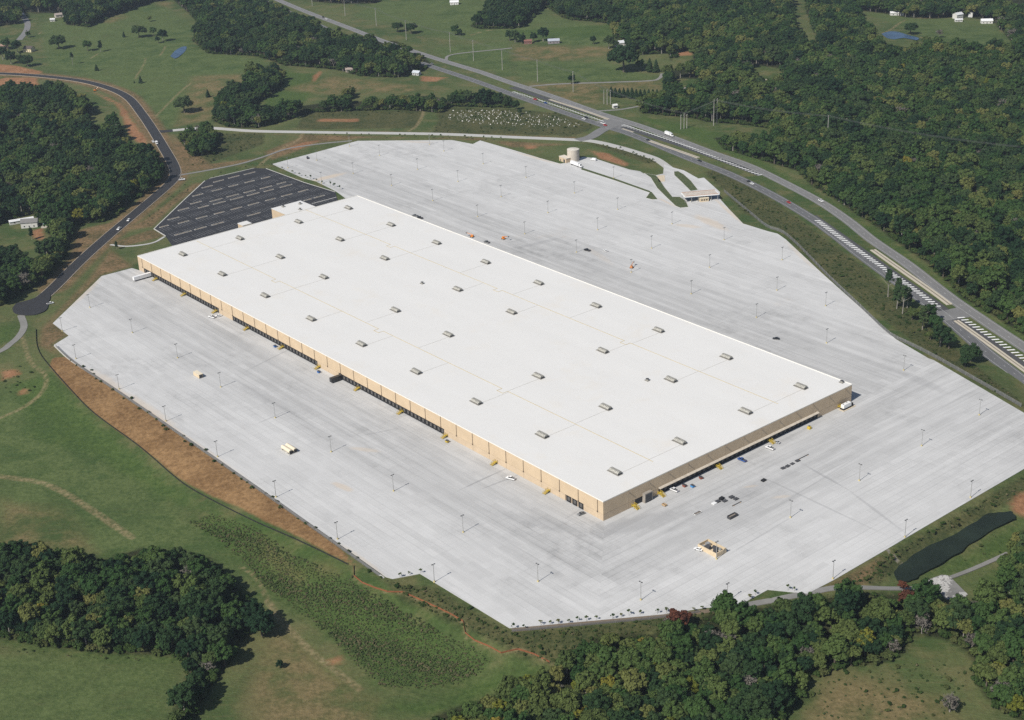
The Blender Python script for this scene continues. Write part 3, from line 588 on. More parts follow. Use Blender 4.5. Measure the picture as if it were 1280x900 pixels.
SOUTH_PX = [(270,-22),(335,4),(380,24),(420,41),(450,52),(500,70),(545,85),(590,100),(640,118),(690,135.5),(752,156.5),(790,168.5),(860,197.5),(910,217),(960,241),(1010,270),(1045,295),(1080,322),(1135,362),(1180,395),(1230,438),(1280,477),(1360,540)]
north, NORTH = road(NORTH_PX, 11.5, GREYROAD, 'highway', 'far two lane carriageway of the divided highway', .24)
south, SOUTH = road(SOUTH_PX, 11.5, DARKROAD, 'highway', 'near two lane carriageway of the divided highway', .24)
PAINT = M('road_paint_white', (.76, .76, .74), var=.1); LINEP = M('worn_line_paint', (.40, .40, .39), var=.2)
for L, r in ((NORTH, north), (SOUTH, south)):
    for s in (-1, 1): ribbon(L, .22, off=s * 4.1, lift=.262, depth=.03).build('edge_line', LINEP, r)
    S, A = resample(L, 12.2)
    dash = MB().box(-1.6, 1.6, -.12, .12, -.02, .012).mesh('lane_dash', LINEP)
    for p, a in list(zip(S, A))[:290]:
        obj('lane_dash', dash, r, (p[0], p[1], float(height(p[0], p[1])) + .262), a)
road([(752,150),(768,155),(783,162)], 22, GREYROAD, 'crossover', 'grey asphalt crossover of the highway at the link road', .20, 4)
road([(1180,388),(1188,393),(1196,399)], 24, GREYROAD, 'crossover', 'grey asphalt crossover between the tan medians', .20, 4)
for px, lab in (([(640,109),(690,126),(757,147.5)], 'grey asphalt turn lane left of the link road'), ([(779,159),(840,178),(900,199),(952,219)], 'grey asphalt turn lane right of the link road'), ([(1015,270),(1060,302),(1120,345),(1180,388)], 'grey asphalt turn lane beside the long tan median'), ([(1196,399),(1240,430),(1300,473)], 'grey asphalt turn lane beside the end median')):
    road(px, 9, LANEROAD, 'turn_lane', lab, .215, 6)
def median(px, wd, label):
    L = smooth_line(TP(px), 5); o = ribbon(L, wd, lift=.42).build('traffic_island', TANC); tag(o, label, 'traffic island', 'tan concrete highway medians')
    ribbon(L, wd * .22, lift=.435, depth=.1).build('gutter', M('median_gutter', (.20, .17, .13)), o)
median([(687,124.5),(724,136.5),(761,149.5)], 3.6, 'narrow pale concrete median left of the link road')
median([(778,161),(792,165.5)], 2.0, 'short thin concrete median at the crossover')
median([(812,176.3),(843,187),(873,197.5)], 4.2, 'tan concrete median right of the link road')
median([(1091,312.5),(1130,340),(1160,361),(1187,381)], 5.2, 'long tan concrete median with a dark central gutter')
median([(1195,401),(1230,426),(1300,477)], 4.4, 'tan concrete median running past the roadside trees')
def hatching(px, wd, label, step=4.4):
    L = smooth_line(TP(px), 6); r = thing('hatched_marking', label, 'road marking', (L[0][0], L[0][1], float(height(L[0][0], L[0][1]))), 0, 'white hatched markings on the highway')
    S, A = resample(L, step); bar = MB().add([(-1.1, -wd / 2, .0), (.6, -wd / 2, .0), (2.0, wd / 2, .0), (.3, wd / 2, .0)], [(0, 1, 2, 3)]).mesh('bar', PAINT)
    for p, a in list(zip(S, A))[:70]:
        obj('bar', bar, r, (p[0] - r.location[0], p[1] - r.location[1], float(height(p[0], p[1])) + .275 - r.location[2]), a)
hatching([(642,115),(690,130.5),(753,151.5)], 4.2, 'row of white hatch bars left of the link road', 5.0)
hatching([(779,156.5),(840,176),(900,199.5),(950,219)], 4.2, 'row of white hatch bars right of the link road', 5.0)
hatching([(1022,276),(1050,297),(1100,332),(1150,367),(1174,385)], 5.0, 'row of white hatch bars beside the long tan median', 4.6)
hatching([(1201,397),(1240,422),(1300,462)], 5.4, 'row of white hatch bars beside the end median', 4.6)
road([(24,-25),(20,2),(26,16),(34,28),(33,38),(24,50)], 9, GREYROAD, 'country_road', 'winding grey country road by the top left farm')
road([(557,77),(567,68),(600,66),(680,58)][:2] + [(640,60)], 4, GRAVEL, 'farm_lane', 'pale farm lane crossing the pasture')
road([(662,108),(700,105),(760,103),(812,101),(824,98),(828,92)], 4.5, GRAVEL, 'farm_drive', 'pale farm drive leading from the highway to the trees')
road([(745,139),(775,137),(798,133)], 4, GRAVEL, 'farm_drive', 'short pale drive beside the utility poles')
road([(900,764),(960,751.5),(1010,741.5),(1047,734.5),(1110,734.5),(1157,734)], 4.5, GRAVEL, 'gravel_track', 'grey gravel track below the yard edge')
road([(1187,721.5),(1215,711),(1260,691.5)], 3.5, GRAVEL, 'gravel_track', 'grey gravel track on the pond dam')
road([(640,788),(740,778.5),(830,770.5),(900,762)], 3, M('brown_path', (.16, .12, .08)), 'perimeter_path', 'brown earth path along the bottom yard edge')
road([(206,296),(190,304),(160,308),(138,306)], 2.5, PALEROAD, 'pavement', 'pale concrete pavement below the car park', .3)
road([(222,219.5),(260,213),(300,205),(330,196),(360,186),(400,180),(440,176)], 3.5, GRAVEL, 'pavement', 'pale service track above the car park', .3)
# gravel spillway: stones one can see
P = TP([(1155,727),(1177,719),(1187,721),(1210,744),(1192,755),(1175,742)])
Pm = np.mean(P, 0); Pm[2] = height(Pm[0], Pm[1]); sp = MB().add([q + [0, 0, .4] for q in P] + [Pm + [0, 0, .5]] + [q - [0, 0, 1.2] for q in P], [(i, len(P), (i + 1) % len(P)) for i in range(len(P))] + [((i + 1) % len(P), len(P) + 1 + (i + 1) % len(P), len(P) + 1 + i, i) for i in range(len(P))]).build('rock_spillway', asphalt('grey_rubble', .17, (1, .97, .92), .5)); tag(sp, 'apron of pale grey rubble at the end of the pond dam', 'rock apron')
st = MB()
for _ in range(1500):
    q = np.array([rng.uniform(min(p[0] for p in P), max(p[0] for p in P)), rng.uniform(min(p[1] for p in P), max(p[1] for p in P)), 0])
    if sdist(P, q[0:1], q[1:2])[0] > -.4: continue
    r = rng.uniform(.35, .9); zz = float(height(q[0], q[1])) + .4
    st.box(q[0] - r, q[0] + r, q[1] - r * .8, q[1] + r * .8, zz - .4, zz + r * .35, 0, r * .35)
tag(st.build('boulders', asphalt('grey_stone', .38, (1, .98, .94), .5), sp), kind='stuff')

# ------------------------------------------------------------------ warehouse
wh = thing('warehouse', 'huge tan distribution warehouse with flat white roof and dock doors', 'warehouse', BP(0, 0), UANG)
# local frame: x = u (towards the far left corner), y = -v
def lbox(mb, u0, u1, v0, v1, z0, z1, mi=0): return mb.box(u0, u1, -v1, -v0, z0, z1, mi)
core = MB(); lbox(core, .45, LEN - .45, .45, WID - .45, -.3, 12.5); core.build('wall', M('dock_wall_shade_tan', (.30, .235, .17)), wh)  # wall tan darkened in the colour, for the shade of the dock recesses
def roof_mat():
    m, n, b = new_mat('white_roof_membrane'); p = uvw(n); s = N(n, 'ShaderNodeSeparateXYZ'); n.links.new(p, s.inputs[0])
    c0 = N(n, 'ShaderNodeCombineXYZ'); n.links.new(math_(n, 'MULTIPLY', s.outputs[0], .012), c0.inputs[0]); n.links.new(math_(n, 'MULTIPLY', s.outputs[1], .06), c0.inputs[1])
    v = math_(n, 'MULTIPLY_ADD', math_(n, 'SUBTRACT', noise(n, c0.outputs[0], 1, 5), .5), .06, .67)
    v = math_(n, 'MULTIPLY_ADD', math_(n, 'SUBTRACT', noise(n, p, .05, 5), .5), .025, v)
    def line(x, wd, half, k, base):
        f = math_(n, 'ABSOLUTE', math_(n, 'SUBTRACT', math_(n, 'FRACT', math_(n, 'DIVIDE', x, wd)), .5))
        return math_(n, 'MULTIPLY_ADD', math_(n, 'GREATER_THAN', f, .5 - half / wd), -k, base)
    v = line(s.outputs[1], 3.05, .06, .02, v)
    g = N(n, 'ShaderNodeCombineColor')
    for i, t in enumerate((1.015, 1.0, .965)): n.links.new(math_(n, 'MULTIPLY', v, t), g.inputs[i])
    c = mixc(n, math_(n, 'MULTIPLY', ramp01(n, noise(n, p, .035, 6, .7), .52, .75), .22), g.outputs[0], (.66, .58, .46))
    n.links.new(c, b.inputs['Base Color']); b.inputs['Roughness'].default_value = .6; return m
ROOF = roof_mat()
r = MB(); lbox(r, .3, LEN - .3, .3, WID - .3, 12.3, 12.62); roof = r.build('roof', ROOF, wh)
CAP = M('parapet_cap', (.74, .72, .67), var=.03)
for nm, a in (('front', (0, LEN, 0, .4)), ('back', (0, LEN, WID - .4, WID)), ('end', (-.002, .4, .4, WID - .4)), ('far', (LEN - .4, LEN, .4, WID - .4))):
    mb = MB(); lbox(mb, *a, 12.4, HT); mb.build('parapet', CAP, wh)
def annex(u0, u1, v0, v1, h, par=True):
    mb = MB(); lbox(mb, u0, u1, v0, v1, -.3, h - .4); mb.build('annex_wall', TAN, wh)
    mb = MB(); lbox(mb, u0 - .1, u1 + .25, v0 - .25, v1 + .25, h - .4, h); mb.build('annex_roof', ROOF, wh)
annex(LEN + .002, 606, 149.5, 181, HT - .05)
# precast panels, 16.67 m bays, upper and lower courses
DOCKS = [(444.2, 570.9), (302.3, 423.0), (151.8, 274.7), (16.9, 33.2)]
BAYS = [.02] + [4.8 + 16.69 * k for k in range(35)]; BAYS = [b for b in BAYS if b < LEN - 3] + [LEN - .02]
def in_dock(u0, u1, docks): return [(max(u0, a), min(u1, b)) for a, b in docks if min(u1, b) - max(u0, a) > .05]
def course(bays, docks, zlo, face):
    for u0, u1 in zip(bays[:-1], bays[1:]):
        mb = MB(); face(mb, u0 + .08, u1 - .08, zlo + .10, 12.38); mb.build('wall_panel', TAN, wh)
        holes = in_dock(u0, u1, docks); x = u0
        for a, b in holes + [(u1, u1)]:
            if a - x > .4: mb = MB(); face(mb, x + .05, a - .05 if a < u1 else u1 - .05, -.3, zlo - .04); mb.build('lower_wall_panel', TAN2, wh)
            x = b
course(BAYS, DOCKS, 4.2, lambda mb, a, b, z0, z1: lbox(mb, a, b, 0, .44, z0, z1))
VB = [.46] + [20.6 + 16.69 * k - 16.69 for k in range(1, 14)]; VB = [b for b in VB if b < WID - 3] + [WID - .46]
v_at = lambda px, py, z=0: UV(px, py, z)[1]
DOCKV = [(v_at(823, 618), v_at(1021, 522)), (v_at(791.5, 631), v_at(801.5, 626.5))]
course(VB, DOCKV, 4.2, lambda mb, a, b, z0, z1: lbox(mb, .003, .44, a, b, z0, z1))
# far and back walls, plain
for a in ((.46, LEN - .46, WID - .44, WID - .01), (LEN - .44, LEN - .01, .46, WID - .46)):
    mb = MB(); lbox(mb, *a, -.3, 12.38); mb.build('rear_wall', TAN, wh)
# loading docks
SEAL = M('dock_seal_black', (.014, .014, .016)); DOOR = M('dock_door_grey', (.10, .095, .09), var=.2)
dm = MB().box(-1.35, 1.35, -.08, .08, .9, 3.7).mesh('dock_door', DOOR)
sm_ = MB(); sm_.box(-1.85, -1.3, -.42, .06, .5, 4.0).box(1.3, 1.85, -.42, .06, .5, 4.0).box(-1.3, 1.3, -.42, .06, 3.6, 4.0).box(-1.85, 1.85, -.3, .05, .0, .9); smesh = sm_.mesh('dock_seal', SEAL)
bm_ = MB().box(-.14, .14, -.5, -.1, 0, 1.1).mesh('bollard', YEL)
def dock(u, v, rz):
    d = obj('dock_door', dm, wh, (u, -v, 0), rz); obj('dock_seal', smesh, d)
for a, b in DOCKS:
    k = max(1, int((b - a) / 4.17))
    for i in range(k): dock(a + (i + .5) * (b - a) / k, .44, math.pi)
a, b = DOCKV[0]
k = int((b - a) / 4.17)
for i in range(k): dock(.44, a + (i + .5) * (b - a) / k, math.pi / 2 + math.pi)
mb = MB(); lbox(mb, .40, .47, DOCKV[1][0], DOCKV[1][1], 0, 4.1); mb.build('drive_in_door', M('drive_in_door_grey', (.03, .03, .035)), wh)  # near-black panel filling the drive-in opening
mb = MB(); mb.add([(-1.5, -DOCKV[0][1], 4.25), (-1.5, -DOCKV[0][0], 4.25), (0, -DOCKV[0][0], 4.9), (0, -DOCKV[0][1], 4.9), (-1.5, -DOCKV[0][1], 4.1), (-1.5, -DOCKV[0][0], 4.1), (0, -DOCKV[0][0], 4.1), (0, -DOCKV[0][1], 4.1)],
       [(1, 0, 3, 2), (0, 1, 5, 4), (4, 5, 6, 7), (2, 3, 7, 6), (1, 2, 6, 5), (0, 4, 7, 3)]); mb.build('dock_canopy', M('canopy_metal', (.50, .44, .36)), wh)
# vestibule between the drive-in door and the docks
va, vb = v_at(803.5, 628), v_at(812, 623)
mb = MB(); lbox(mb, -2.2, 0, va, vb, 0, 6.2); mb.build('vestibule', M('vestibule_grey', (.30, .27, .235)), wh)
mb = MB(); lbox(mb, -2.26, -2.2, va + .6, vb - .6, 0, 5.6); mb.build('vestibule_door', DGR, wh)
# rain pipes with box heads, and overflow spouts on the short side
dp = MB().box(-.16, .16, -.06, .24, 4.6, 12.3).box(-.32, .32, -.04, .5, 4.2, 5.0).mesh('downspout', M('downspout_brown', (.16, .12, .085)))
for u in BAYS[1:-1]: obj('downspout', dp, wh, (u, .02, 0))
sp_ = MB().box(-.3, .3, 0, .75, 10.9, 11.35).mesh('overflow_spout', M('spout_brown', (.20, .16, .12)))
for v in VB[1:-1]: obj('overflow_spout', sp_, wh, (0, -v, 0), math.pi / 2)
# gas pipes on the roof
PIPE = M('gas_pipe_yellow', (.50, .39, .17), var=.1)
for v in (55.6, 170.2):
    mb = MB(); last = LEN - 3 if v < 100 else 604
    x = 15.0
    while x < last:
        x1 = min(x + 138, last); lbox(mb, x, x1, v - .16, v + .16, 12.63, 12.72)
        if x1 < last:
            lbox(mb, x1 - .16, x1 + .16, v - 4.5, v + .16, 12.63, 12.72); lbox(mb, x1 + 5.84, x1 + 6.16, v - 4.5, v + .16, 12.63, 12.72); lbox(mb, x1 + .16, x1 + 5.84, v - 4.5, v - 4.18, 12.63, 12.72); x1 += 6
        x = x1
    mb.build('gas_pipe', PIPE, roof)
UNIT = [(21.3 + 66.65 * k, v) for v in (29.6, 200.2) for k in range(9)] + [(u, v) for v in (85.6, 146.2) for u in (21.8, 89.0, 156.3, 257, 323.1, 422, 488.4, 554.6)]
for u, v in UNIT:
    t = 55.6 if v < 100 else 170.2; mb = MB()
    lbox(mb, u - 3.2, u - 2.95, min(v, t), max(v, t), 12.63, 12.69); mb.build('branch_pipe', M('branch_pipe_grey', (.47, .45, .41)), roof)
# entrance block and walkway canopy on the car park side
u0, v0 = UV(297, 277, 12); annex(LEN + .3, LEN + 9, v0 - 5, v0 + 4, 14.0)
mb = MB(); ua, va = UV(247, 292, 4); ub, vb = UV(266, 286.5, 4); lbox(mb, LEN + 6, LEN + 11, va, vb, 3.6, 4.0); mb.build('entrance_canopy', WHT, wh)
mb = MB(); [lbox(mb, LEN + x, LEN + x + .3, y, y + .3, 0, 3.6) for x in (6.4, 10.4) for y in (va + .5, (va + vb) / 2, vb - .8)]; mb.build('canopy_post', GALV, wh)

# rooftop ventilators: gabled louvred hoods on kerbs
GREYV = M('ventilator_sheet', (.20, .19, .17), var=.2, scale=1.5); GREYV2 = M('ventilator_top', (.33, .32, .285), var=.3, scale=1.2)
def make_vent():
    t = thing('roof_ventilator', 'grey louvred ventilator hood standing on the white roof', 'roof vent', group='large ventilators in rows on the warehouse roof')
    MB().box(-5.0, 5.0, -2.1, 2.1, 0, .25).build('base_plate', M('ventilator_kerb', (.22, .21, .19), var=.3), t)
    MB().box(-3.9, 4.3, -1.5, 1.5, .25, 1.1).build('housing', GREYV, t)
    MB().prism([(-1.95, 1.1), (1.95, 1.1), (.9, 2.3), (-.9, 2.3)], -3.4, 4.4).build('hood', GREYV2, t).rotation_euler[2] = -math.pi / 2
    mb = MB()
    for k in range(6): mb.box(-3.2 + k * 1.3, -3.0 + k * 1.3, -1.7, 1.7, 1.15, 2.36, 0, .7, .0)
    mb.build('rib', M('ventilator_rib', (.11, .105, .095)), t)
    for k in range(3): MB().box(4.3, 4.62, -1.35, 1.35, .3 + k * .28, .46 + k * .28).build('louvre', DGR, t)  # dark louvres; their tone also paints in the shaded end of the hood
    return t
vent = make_vent(); used = []
for u, v in UNIT:
    place(vent, used, BP(u, v, 12.62), UANG + math.pi, scale=1.0)
vs = thing('roof_fan', 'small grey exhaust fan on the white roof', 'roof fan', group='small exhaust fans on the warehouse roof')
MB().box(-1.6, 1.6, -1.2, 1.2, 0, .3).build('base_plate', GREYV, vs); MB().cyl(-.2, 0, .3, 1.5, 1.0, .8).build('fan_housing', GREYV2, vs); MB().cyl(-.2, 0, 1.5, 1.75, 1.25, .5).build('cap', DGR, vs)
used = []
for px, py in ((527.5,354),(809,475),(1052,477.5),(354,258.5),(375,255),(375,262)):
    u, v = UV(px, py, 13); place(vs, used, BP(u, v, 12.95 if u > 580 else 12.62), UANG)

# ------------------------------------------------------------------ trees
def crown_mesh(name, seed, H, R, mat, ncl=40, nleaf=55, leaf=.55, base=.22, kind='round'):
    g = np.random.default_rng(seed); vs = []; fs = []
    ico = np.array([(0, 0, 1)] + [(.894 * math.cos(t), .894 * math.sin(t), .447) for t in np.arange(5) * 2 * math.pi / 5] + [(.894 * math.cos(t), .894 * math.sin(t), -.447) for t in np.arange(5) * 2 * math.pi / 5 + math.pi / 5] + [(0, 0, -1)])
    icf = [(0, 1, 2), (0, 2, 3), (0, 3, 4), (0, 4, 5), (0, 5, 1), (1, 6, 2), (2, 7, 3), (3, 8, 4), (4, 9, 5), (5, 10, 1), (2, 6, 7), (3, 7, 8), (4, 8, 9), (5, 9, 10), (1, 10, 6), (6, 11, 7), (7, 11, 8), (8, 11, 9), (9, 11, 10), (10, 11, 6)]
    z0 = H * base; hz = (H - z0) / 2; zc = z0 + hz
    lob = g.normal(size=(5, 3)); lob /= np.linalg.norm(lob, axis=1)[:, None]; lw = g.uniform(-.22, .3, 5)
    for i in range(ncl):
        if kind == 'round':
            d = g.normal(size=3); d /= np.linalg.norm(d)
            if d[2] < -.45: d[2] *= -.6
            k = (g.uniform(.45, .86) if i > ncl * .2 else g.uniform(0, .4)) * (1 + float((np.maximum(0, lob @ d) ** 3 * lw).sum()))
            c = np.array([d[0] * R * k, d[1] * R * k, zc + d[2] * hz * k]); r = R * g.uniform(.15, .33) * (1.0 - .2 * max(0, d[2]))
        elif kind == 'cone':
            t = (i + .5) / ncl; a = i * 2.4 + g.uniform(-.4, .4); rr = R * (1 - t) ** .85 * g.uniform(.55, .85)
            c = np.array([rr * math.cos(a), rr * math.sin(a), z0 + t * (H - z0) * .97]); r = R * (.30 * (1 - t) + .12)
        elif kind == 'pine':
            t = g.random() ** .8; a = g.uniform(0, 6.28); rr = R * (1 - .65 * t) * g.uniform(.3, .9)
            c = np.array([rr * math.cos(a), rr * math.sin(a), z0 + t * (H - z0)]); r = R * g.uniform(.2, .33)
        else:
            d = g.normal(size=3); d /= np.linalg.norm(d); k = g.uniform(.3, .9); c = np.array([d[0] * R * k, d[1] * R * k, z0 + abs(d[2]) * k * (H - z0) * .8]); r = R * g.uniform(.2, .36)
        if kind != 'bare':
            o = len(vs); sq = ico * r * .74 * g.uniform(.8, 1.15, (12, 1)) + c; vs += list(sq); fs += [tuple(j + o for j in f) for f in icf]
        nl = max(3, int(nleaf * (r / (R * .3)) ** 2 * (.35 if kind == 'bare' else 1)))
        d = g.normal(size=(nl, 3)); d /= np.linalg.norm(d, axis=1)[:, None]; d[:, 2] = np.where(d[:, 2] < -.35, -d[:, 2], d[:, 2])
        ctr = c + d * r * g.uniform(.72, 1.16, (nl, 1)) * np.array([1, 1, .85])
        nn = d + g.normal(size=(nl, 3)) * .34 + [0, 0, .15]; nn /= np.linalg.norm(nn, axis=1)[:, None]
        a = np.cross(nn, g.normal(size=(nl, 3))); a /= np.linalg.norm(a, axis=1)[:, None]; b = np.cross(nn, a)
        s = leaf * g.uniform(.6, 1.35, (nl, 1)); o = len(vs)
        q = np.stack([ctr - a * s - b * s * .6, ctr + a * s * .9 - b * s * .7, ctr + a * s + b * s * .65, ctr - a * s * .8 + b * s * .7], 1).reshape(-1, 3)
        vs += list(q); fs += [(o + 4 * j, o + 4 * j + 1, o + 4 * j + 2, o + 4 * j + 3) for j in range(nl)]
    me = bpy.data.meshes.new(name); me.from_pydata(np.array(vs).tolist(), [], fs); me.materials.append(mat); me.update(); return me
def trunk_mesh(name, seed, H, r, mat, limbs=5, top=.62):
    g = np.random.default_rng(seed + 99); mb = MB(); b = g.uniform(-.03, .03, 2) * H
    pts = [(b[0] * t, b[1] * t, t * H * top) for t in (0, .25, .5, .75, 1)]; pts[0] = (0, 0, -.8)
    mb.tube(pts, [r * 1.35, r, r * .8, r * .6, r * .35], 7)
    for i in range(limbs):
        t = g.uniform(.4, .95); a = g.uniform(0, 6.28); L = H * g.uniform(.16, .3); p = np.array([b[0] * t, b[1] * t, t * H * top])
        mb.tube([p, p + [math.cos(a) * L * .5, math.sin(a) * L * .5, L * .35], p + [math.cos(a) * L, math.sin(a) * L, L * .8]], [r * .5, r * .33, r * .12], 5)
    return mb.mesh(name, mat)
def bare_mesh(name, seed, H, mat):
    g = np.random.default_rng(seed); mb = MB()
    def br(p, d, L, r, lv):
        q = p + d * L; mb.tube([p, (p + q) / 2 + g.normal(size=3) * L * .05, q], [r, r * .8, r * .6], 5 if lv < 2 else 3)
        if lv < 4:
            for _ in range(3 if lv < 3 else 4):
                e = d + g.normal(size=3) * .55 + [0, 0, .15]; e /= np.linalg.norm(e); br(p + d * L * g.uniform(.55, 1), e, L * g.uniform(.5, .75), r * .55, lv + 1)
    br(np.array([0, 0, -.5]), np.array([0, 0, 1.0]), H * .38, .32, 0); return mb.mesh(name, mat)
# prototypes: (crown mesh, trunk mesh, height)
PROTO = {}
SP = [('dark', 15, 6.2), ('dark', 13, 5.4), ('mid', 14, 5.8), ('mid', 12, 5.0), ('mid', 16, 6.0), ('olive', 12.5, 5.2), ('olive', 14, 5.6), ('yellow', 11.5, 4.6), ('dark', 11, 4.6)]
for i, (c, H, R) in enumerate(SP):
    PROTO[i] = (crown_mesh('broadleaf_crown', 11 + i, H, R, LEAF[c], 66, 50, .46, .1), trunk_mesh('broadleaf_trunk', i, H, .34, BARK if i % 3 else BARKP), H, c)
PROTO['pine'] = (crown_mesh('pine_crown', 50, 21, 4.2, LEAF['pine'], 34, 60, .5, .5, 'pine'), trunk_mesh('pine_trunk', 50, 21, .3, BARKP, 6, .9), 21, 'pine')
PROTO['pine2'] = (crown_mesh('pine_crown', 51, 17, 4.6, LEAF['dark'], 34, 60, .5, .38, 'pine'), trunk_mesh('pine_trunk', 51, 17, .28, BARKP, 6, .9), 17, 'pine')
PROTO['cedar'] = (crown_mesh('cedar_crown', 60, 8, 2.4, LEAF['pine'], 26, 50, .36, .06, 'cone'), trunk_mesh('cedar_trunk', 60, 8, .2, BARK, 0, .8), 8, 'pine')
PROTO['conifer'] = (crown_mesh('conifer_crown', 61, 15, 4.0, LEAF['pine'], 40, 60, .5, .08, 'cone'), trunk_mesh('conifer_trunk', 61, 15, .28, BARK, 0, .8), 15, 'pine')
PROTO['grey'] = (crown_mesh('twig_crown', 62, 12, 4.2, LEAF['grey'], 30, 60, .34, .3, 'bare'), bare_mesh('bare_branches', 62, 13, M('grey_bark', (.22, .20, .18))), 12, 'grey')
PROTO['red'] = (crown_mesh('broadleaf_crown', 63, 13, 5.0, LEAF['red'], 44, 60, .5), trunk_mesh('broadleaf_trunk', 63, 13, .3, BARKP), 13, 'red')
PROTO['lone'] = (crown_mesh('broadleaf_crown', 64, 15, 9.0, LEAF['dark'], 70, 60, .6, .1), trunk_mesh('broadleaf_trunk', 64, 15, .6, BARK), 15, 'dark')
WORD = {'dark': 'dark green', 'mid': 'mid green', 'olive': 'olive green', 'yellow': 'yellow green', 'pine': 'dark green', 'grey': 'bare grey', 'red': 'red brown'}
ntree = 0
def tree(key, p, s, label, group=None, rz=None, sxy=1.0, name=None):
    global ntree
    cm, tm, H, c = PROTO[key]; ntree += 1
    nm = name or {'pine': 'pine_tree', 'pine2': 'pine_tree', 'cedar': 'cedar_tree', 'conifer': 'conifer_tree', 'grey': 'bare_tree'}.get(key, 'broadleaf_tree')
    t = thing(nm, label, 'tree', (p[0], p[1], p[2] - .1), rng.uniform(0, 6.28) if rz is None else rz, group); t.scale = (s * sxy, s * sxy, s)
    obj('trunk', tm, t); obj('crown', cm, t); return t
# trees standing alone or in small sets: spot of the foot, kind, size, words
SOLO = [(74,61,'lone',.75,'round spreading tree standing alone beside the cream gabled house'),(91,81,'pine',.62,'thin tall pine standing alone in the meadow by the black road'),(110,64,2,.95,'rounded tree at the hollow in the top left meadow'),
 (126,65,'pine2',.7,'loose pine beside the rounded meadow tree'),(121,88.5,'cedar',.85,'tiny dark cedar in the meadow near the lone pine'),(155,46.5,'cedar',.8,'small dark cedar below the pasture pole'),(174,47,'lone',.7,'broad dark tree in the meadow above the blue farm pond'),
 (187,27,5,.6,'pale thin tree standing alone in the upper meadow'),(192,45,2,.8,'mid sized tree between the broad tree and the farm pond'),(204,52,0,.95,'tall dark tree right beside the blue farm pond'),(198,54,8,.7,'low dark tree beside the blue farm pond'),(176,104,'cedar',.9,'small dark cedar on the meadow slope above the black road'),
 (168,104,'cedar',.35,'tiny low shrub on the meadow slope'),(231,141,'lone',.78,'broad dark round tree on the meadow above the road junction'),(260,121.5,'cedar',.95,'small dark cedar up the slope from the road junction tree'),(35,47,8,.7,'round tree at the bend of the country road'),
 (497,40,'lone',.55,'round tree beside a roadside power pole'),(514,42,'lone',.6,'round dark tree behind the roadside power pole'),(569,44,2,.9,'round tree at the red soil bank in the pasture'),(575,44.5,8,.7,'small tree at the red soil bank in the pasture'),(637,51,8,1,'round tree at the pasture edge below the plantation'),
 (644,53,0,.9,'dark tree at the left end of the barn row'),(652,54.5,8,1,'dark tree in the barn row left of centre'),(667,53,8,.95,'dark tree in the barn row right of centre'),(679,52,0,1.05,'tall dark tree beside the metal barn'),(742,55,8,.8,'small round tree left of the white farmhouse'),(761,61,0,.95,'dark tree in front of the white farmhouse'),(770,60.5,8,.8,'small dark tree beside the white farmhouse'),
 (780,90,'lone',1.35,'huge round dark tree at the end of the farm drive'),(800,89,2,.9,'tree beside the huge round tree on the farm drive'),(812,90,'conifer',.9,'conifer row tree by the farm drive'),(820,90.5,'conifer',.85,'conifer beside the bend of the farm drive'),(714,105,8,.85,'small round tree at the foot of a power pole by the farm drive'),
 (1138,43,'lone',.62,'round tree standing alone beside the blue pasture pond'),(1174,47,'grey',.9,'bare thin tree standing alone in the large pasture'),(1171,53,8,.6,'small tree at the lower edge of the large pasture'),
 (646,137,8,.8,'dark tree at the corner of the stone field'),(650,143,8,.45,'small dark bush in the stone field'),(328,795,'lone',.88,'broad dark tree beside the lower left wood edge'),(318,786,0,1.05,'tall dark tree touching the broad tree by the wood'),
 (350,835,8,.42,'small round dark bush alone in the mown field'),(1187,890,'grey',.95,'round bare grey bush alone in the clearing'),(1186,889,8,.55,'low dark bush under the bare grey bush'),
 (1110,371,'pine',.95,'tall thin pine first in the roadside clump'),(1122,380,'pine',.9,'tall thin pine second in the roadside clump'),(1121,386,'pine2',.95,'bushy pine at the front of the roadside clump'),(1128,392,'pine',.98,'tall pine with a bare pale trunk in the roadside clump'),(1134,385,'pine2',.85,'pine behind the bare pale trunk by the highway'),(1140,400,5,.75,'olive tree at the middle of the roadside clump'),(1146,398,5,.65,'short olive tree in the middle of the roadside clump'),(1153,412,'pine2',.95,'dark pine in the roadside clump by the crossover'),
 (1160,405,0,1.0,'dark tree in the roadside clump by the crossover'),(1168,415,2,.95,'leafy tree facing the crossover'),(1175,433,0,1.05,'dark tree at the lower end of the roadside clump'),(1186,436,8,1.05,'round dark tree at the lower end of the roadside clump'),(1213,452,'lone',.80,'broad dark tree over the near carriageway shoulder'),(1206,459,8,.8,'small dark tree beside the broad roadside tree'),(1163,425,5,.6,'small olive tree under the roadside clump'),
 (840,792,'grey',1.05,'pale bare trunk standing at the yard wood edge'),(846,790,'red',1.0,'red brown tree at the yard wood edge'),(853,788,'red',.85,'second red brown tree at the yard wood edge'),(905,780,2,1.25,'tall loose green tree above the bottom yard edge'),(916,782,8,1.1,'dark tree beside the tall loose tree at the bottom yard edge'),(1128,741,'red',.55,'small bright red tree beside the gravel track'),
 (1131,760,'red',.8,'dull red tree in the wood below the gravel track'),(1082,815,7,1.15,'bright yellow tree facing the clearing'),(40,300,'pine2',.6,'slim dark tree on the house lawn'),(25,80,8,1,'dark tree behind the red soil bank'),(35,83,'lone',.6,'broad dark tree beside the red soil bank'),(14,80,0,1,'dark tree by the road in front of the cream house'),(22,66,0,.95,'dark tree hugging the cream gabled house'),(8,62,2,1.,'tree left of the cream gabled house'),(4,75,0,1.,'dark tree at the far left above the red soil'),
 (146,312,'pine2',.4,'young pine beside the black road below the car park')]
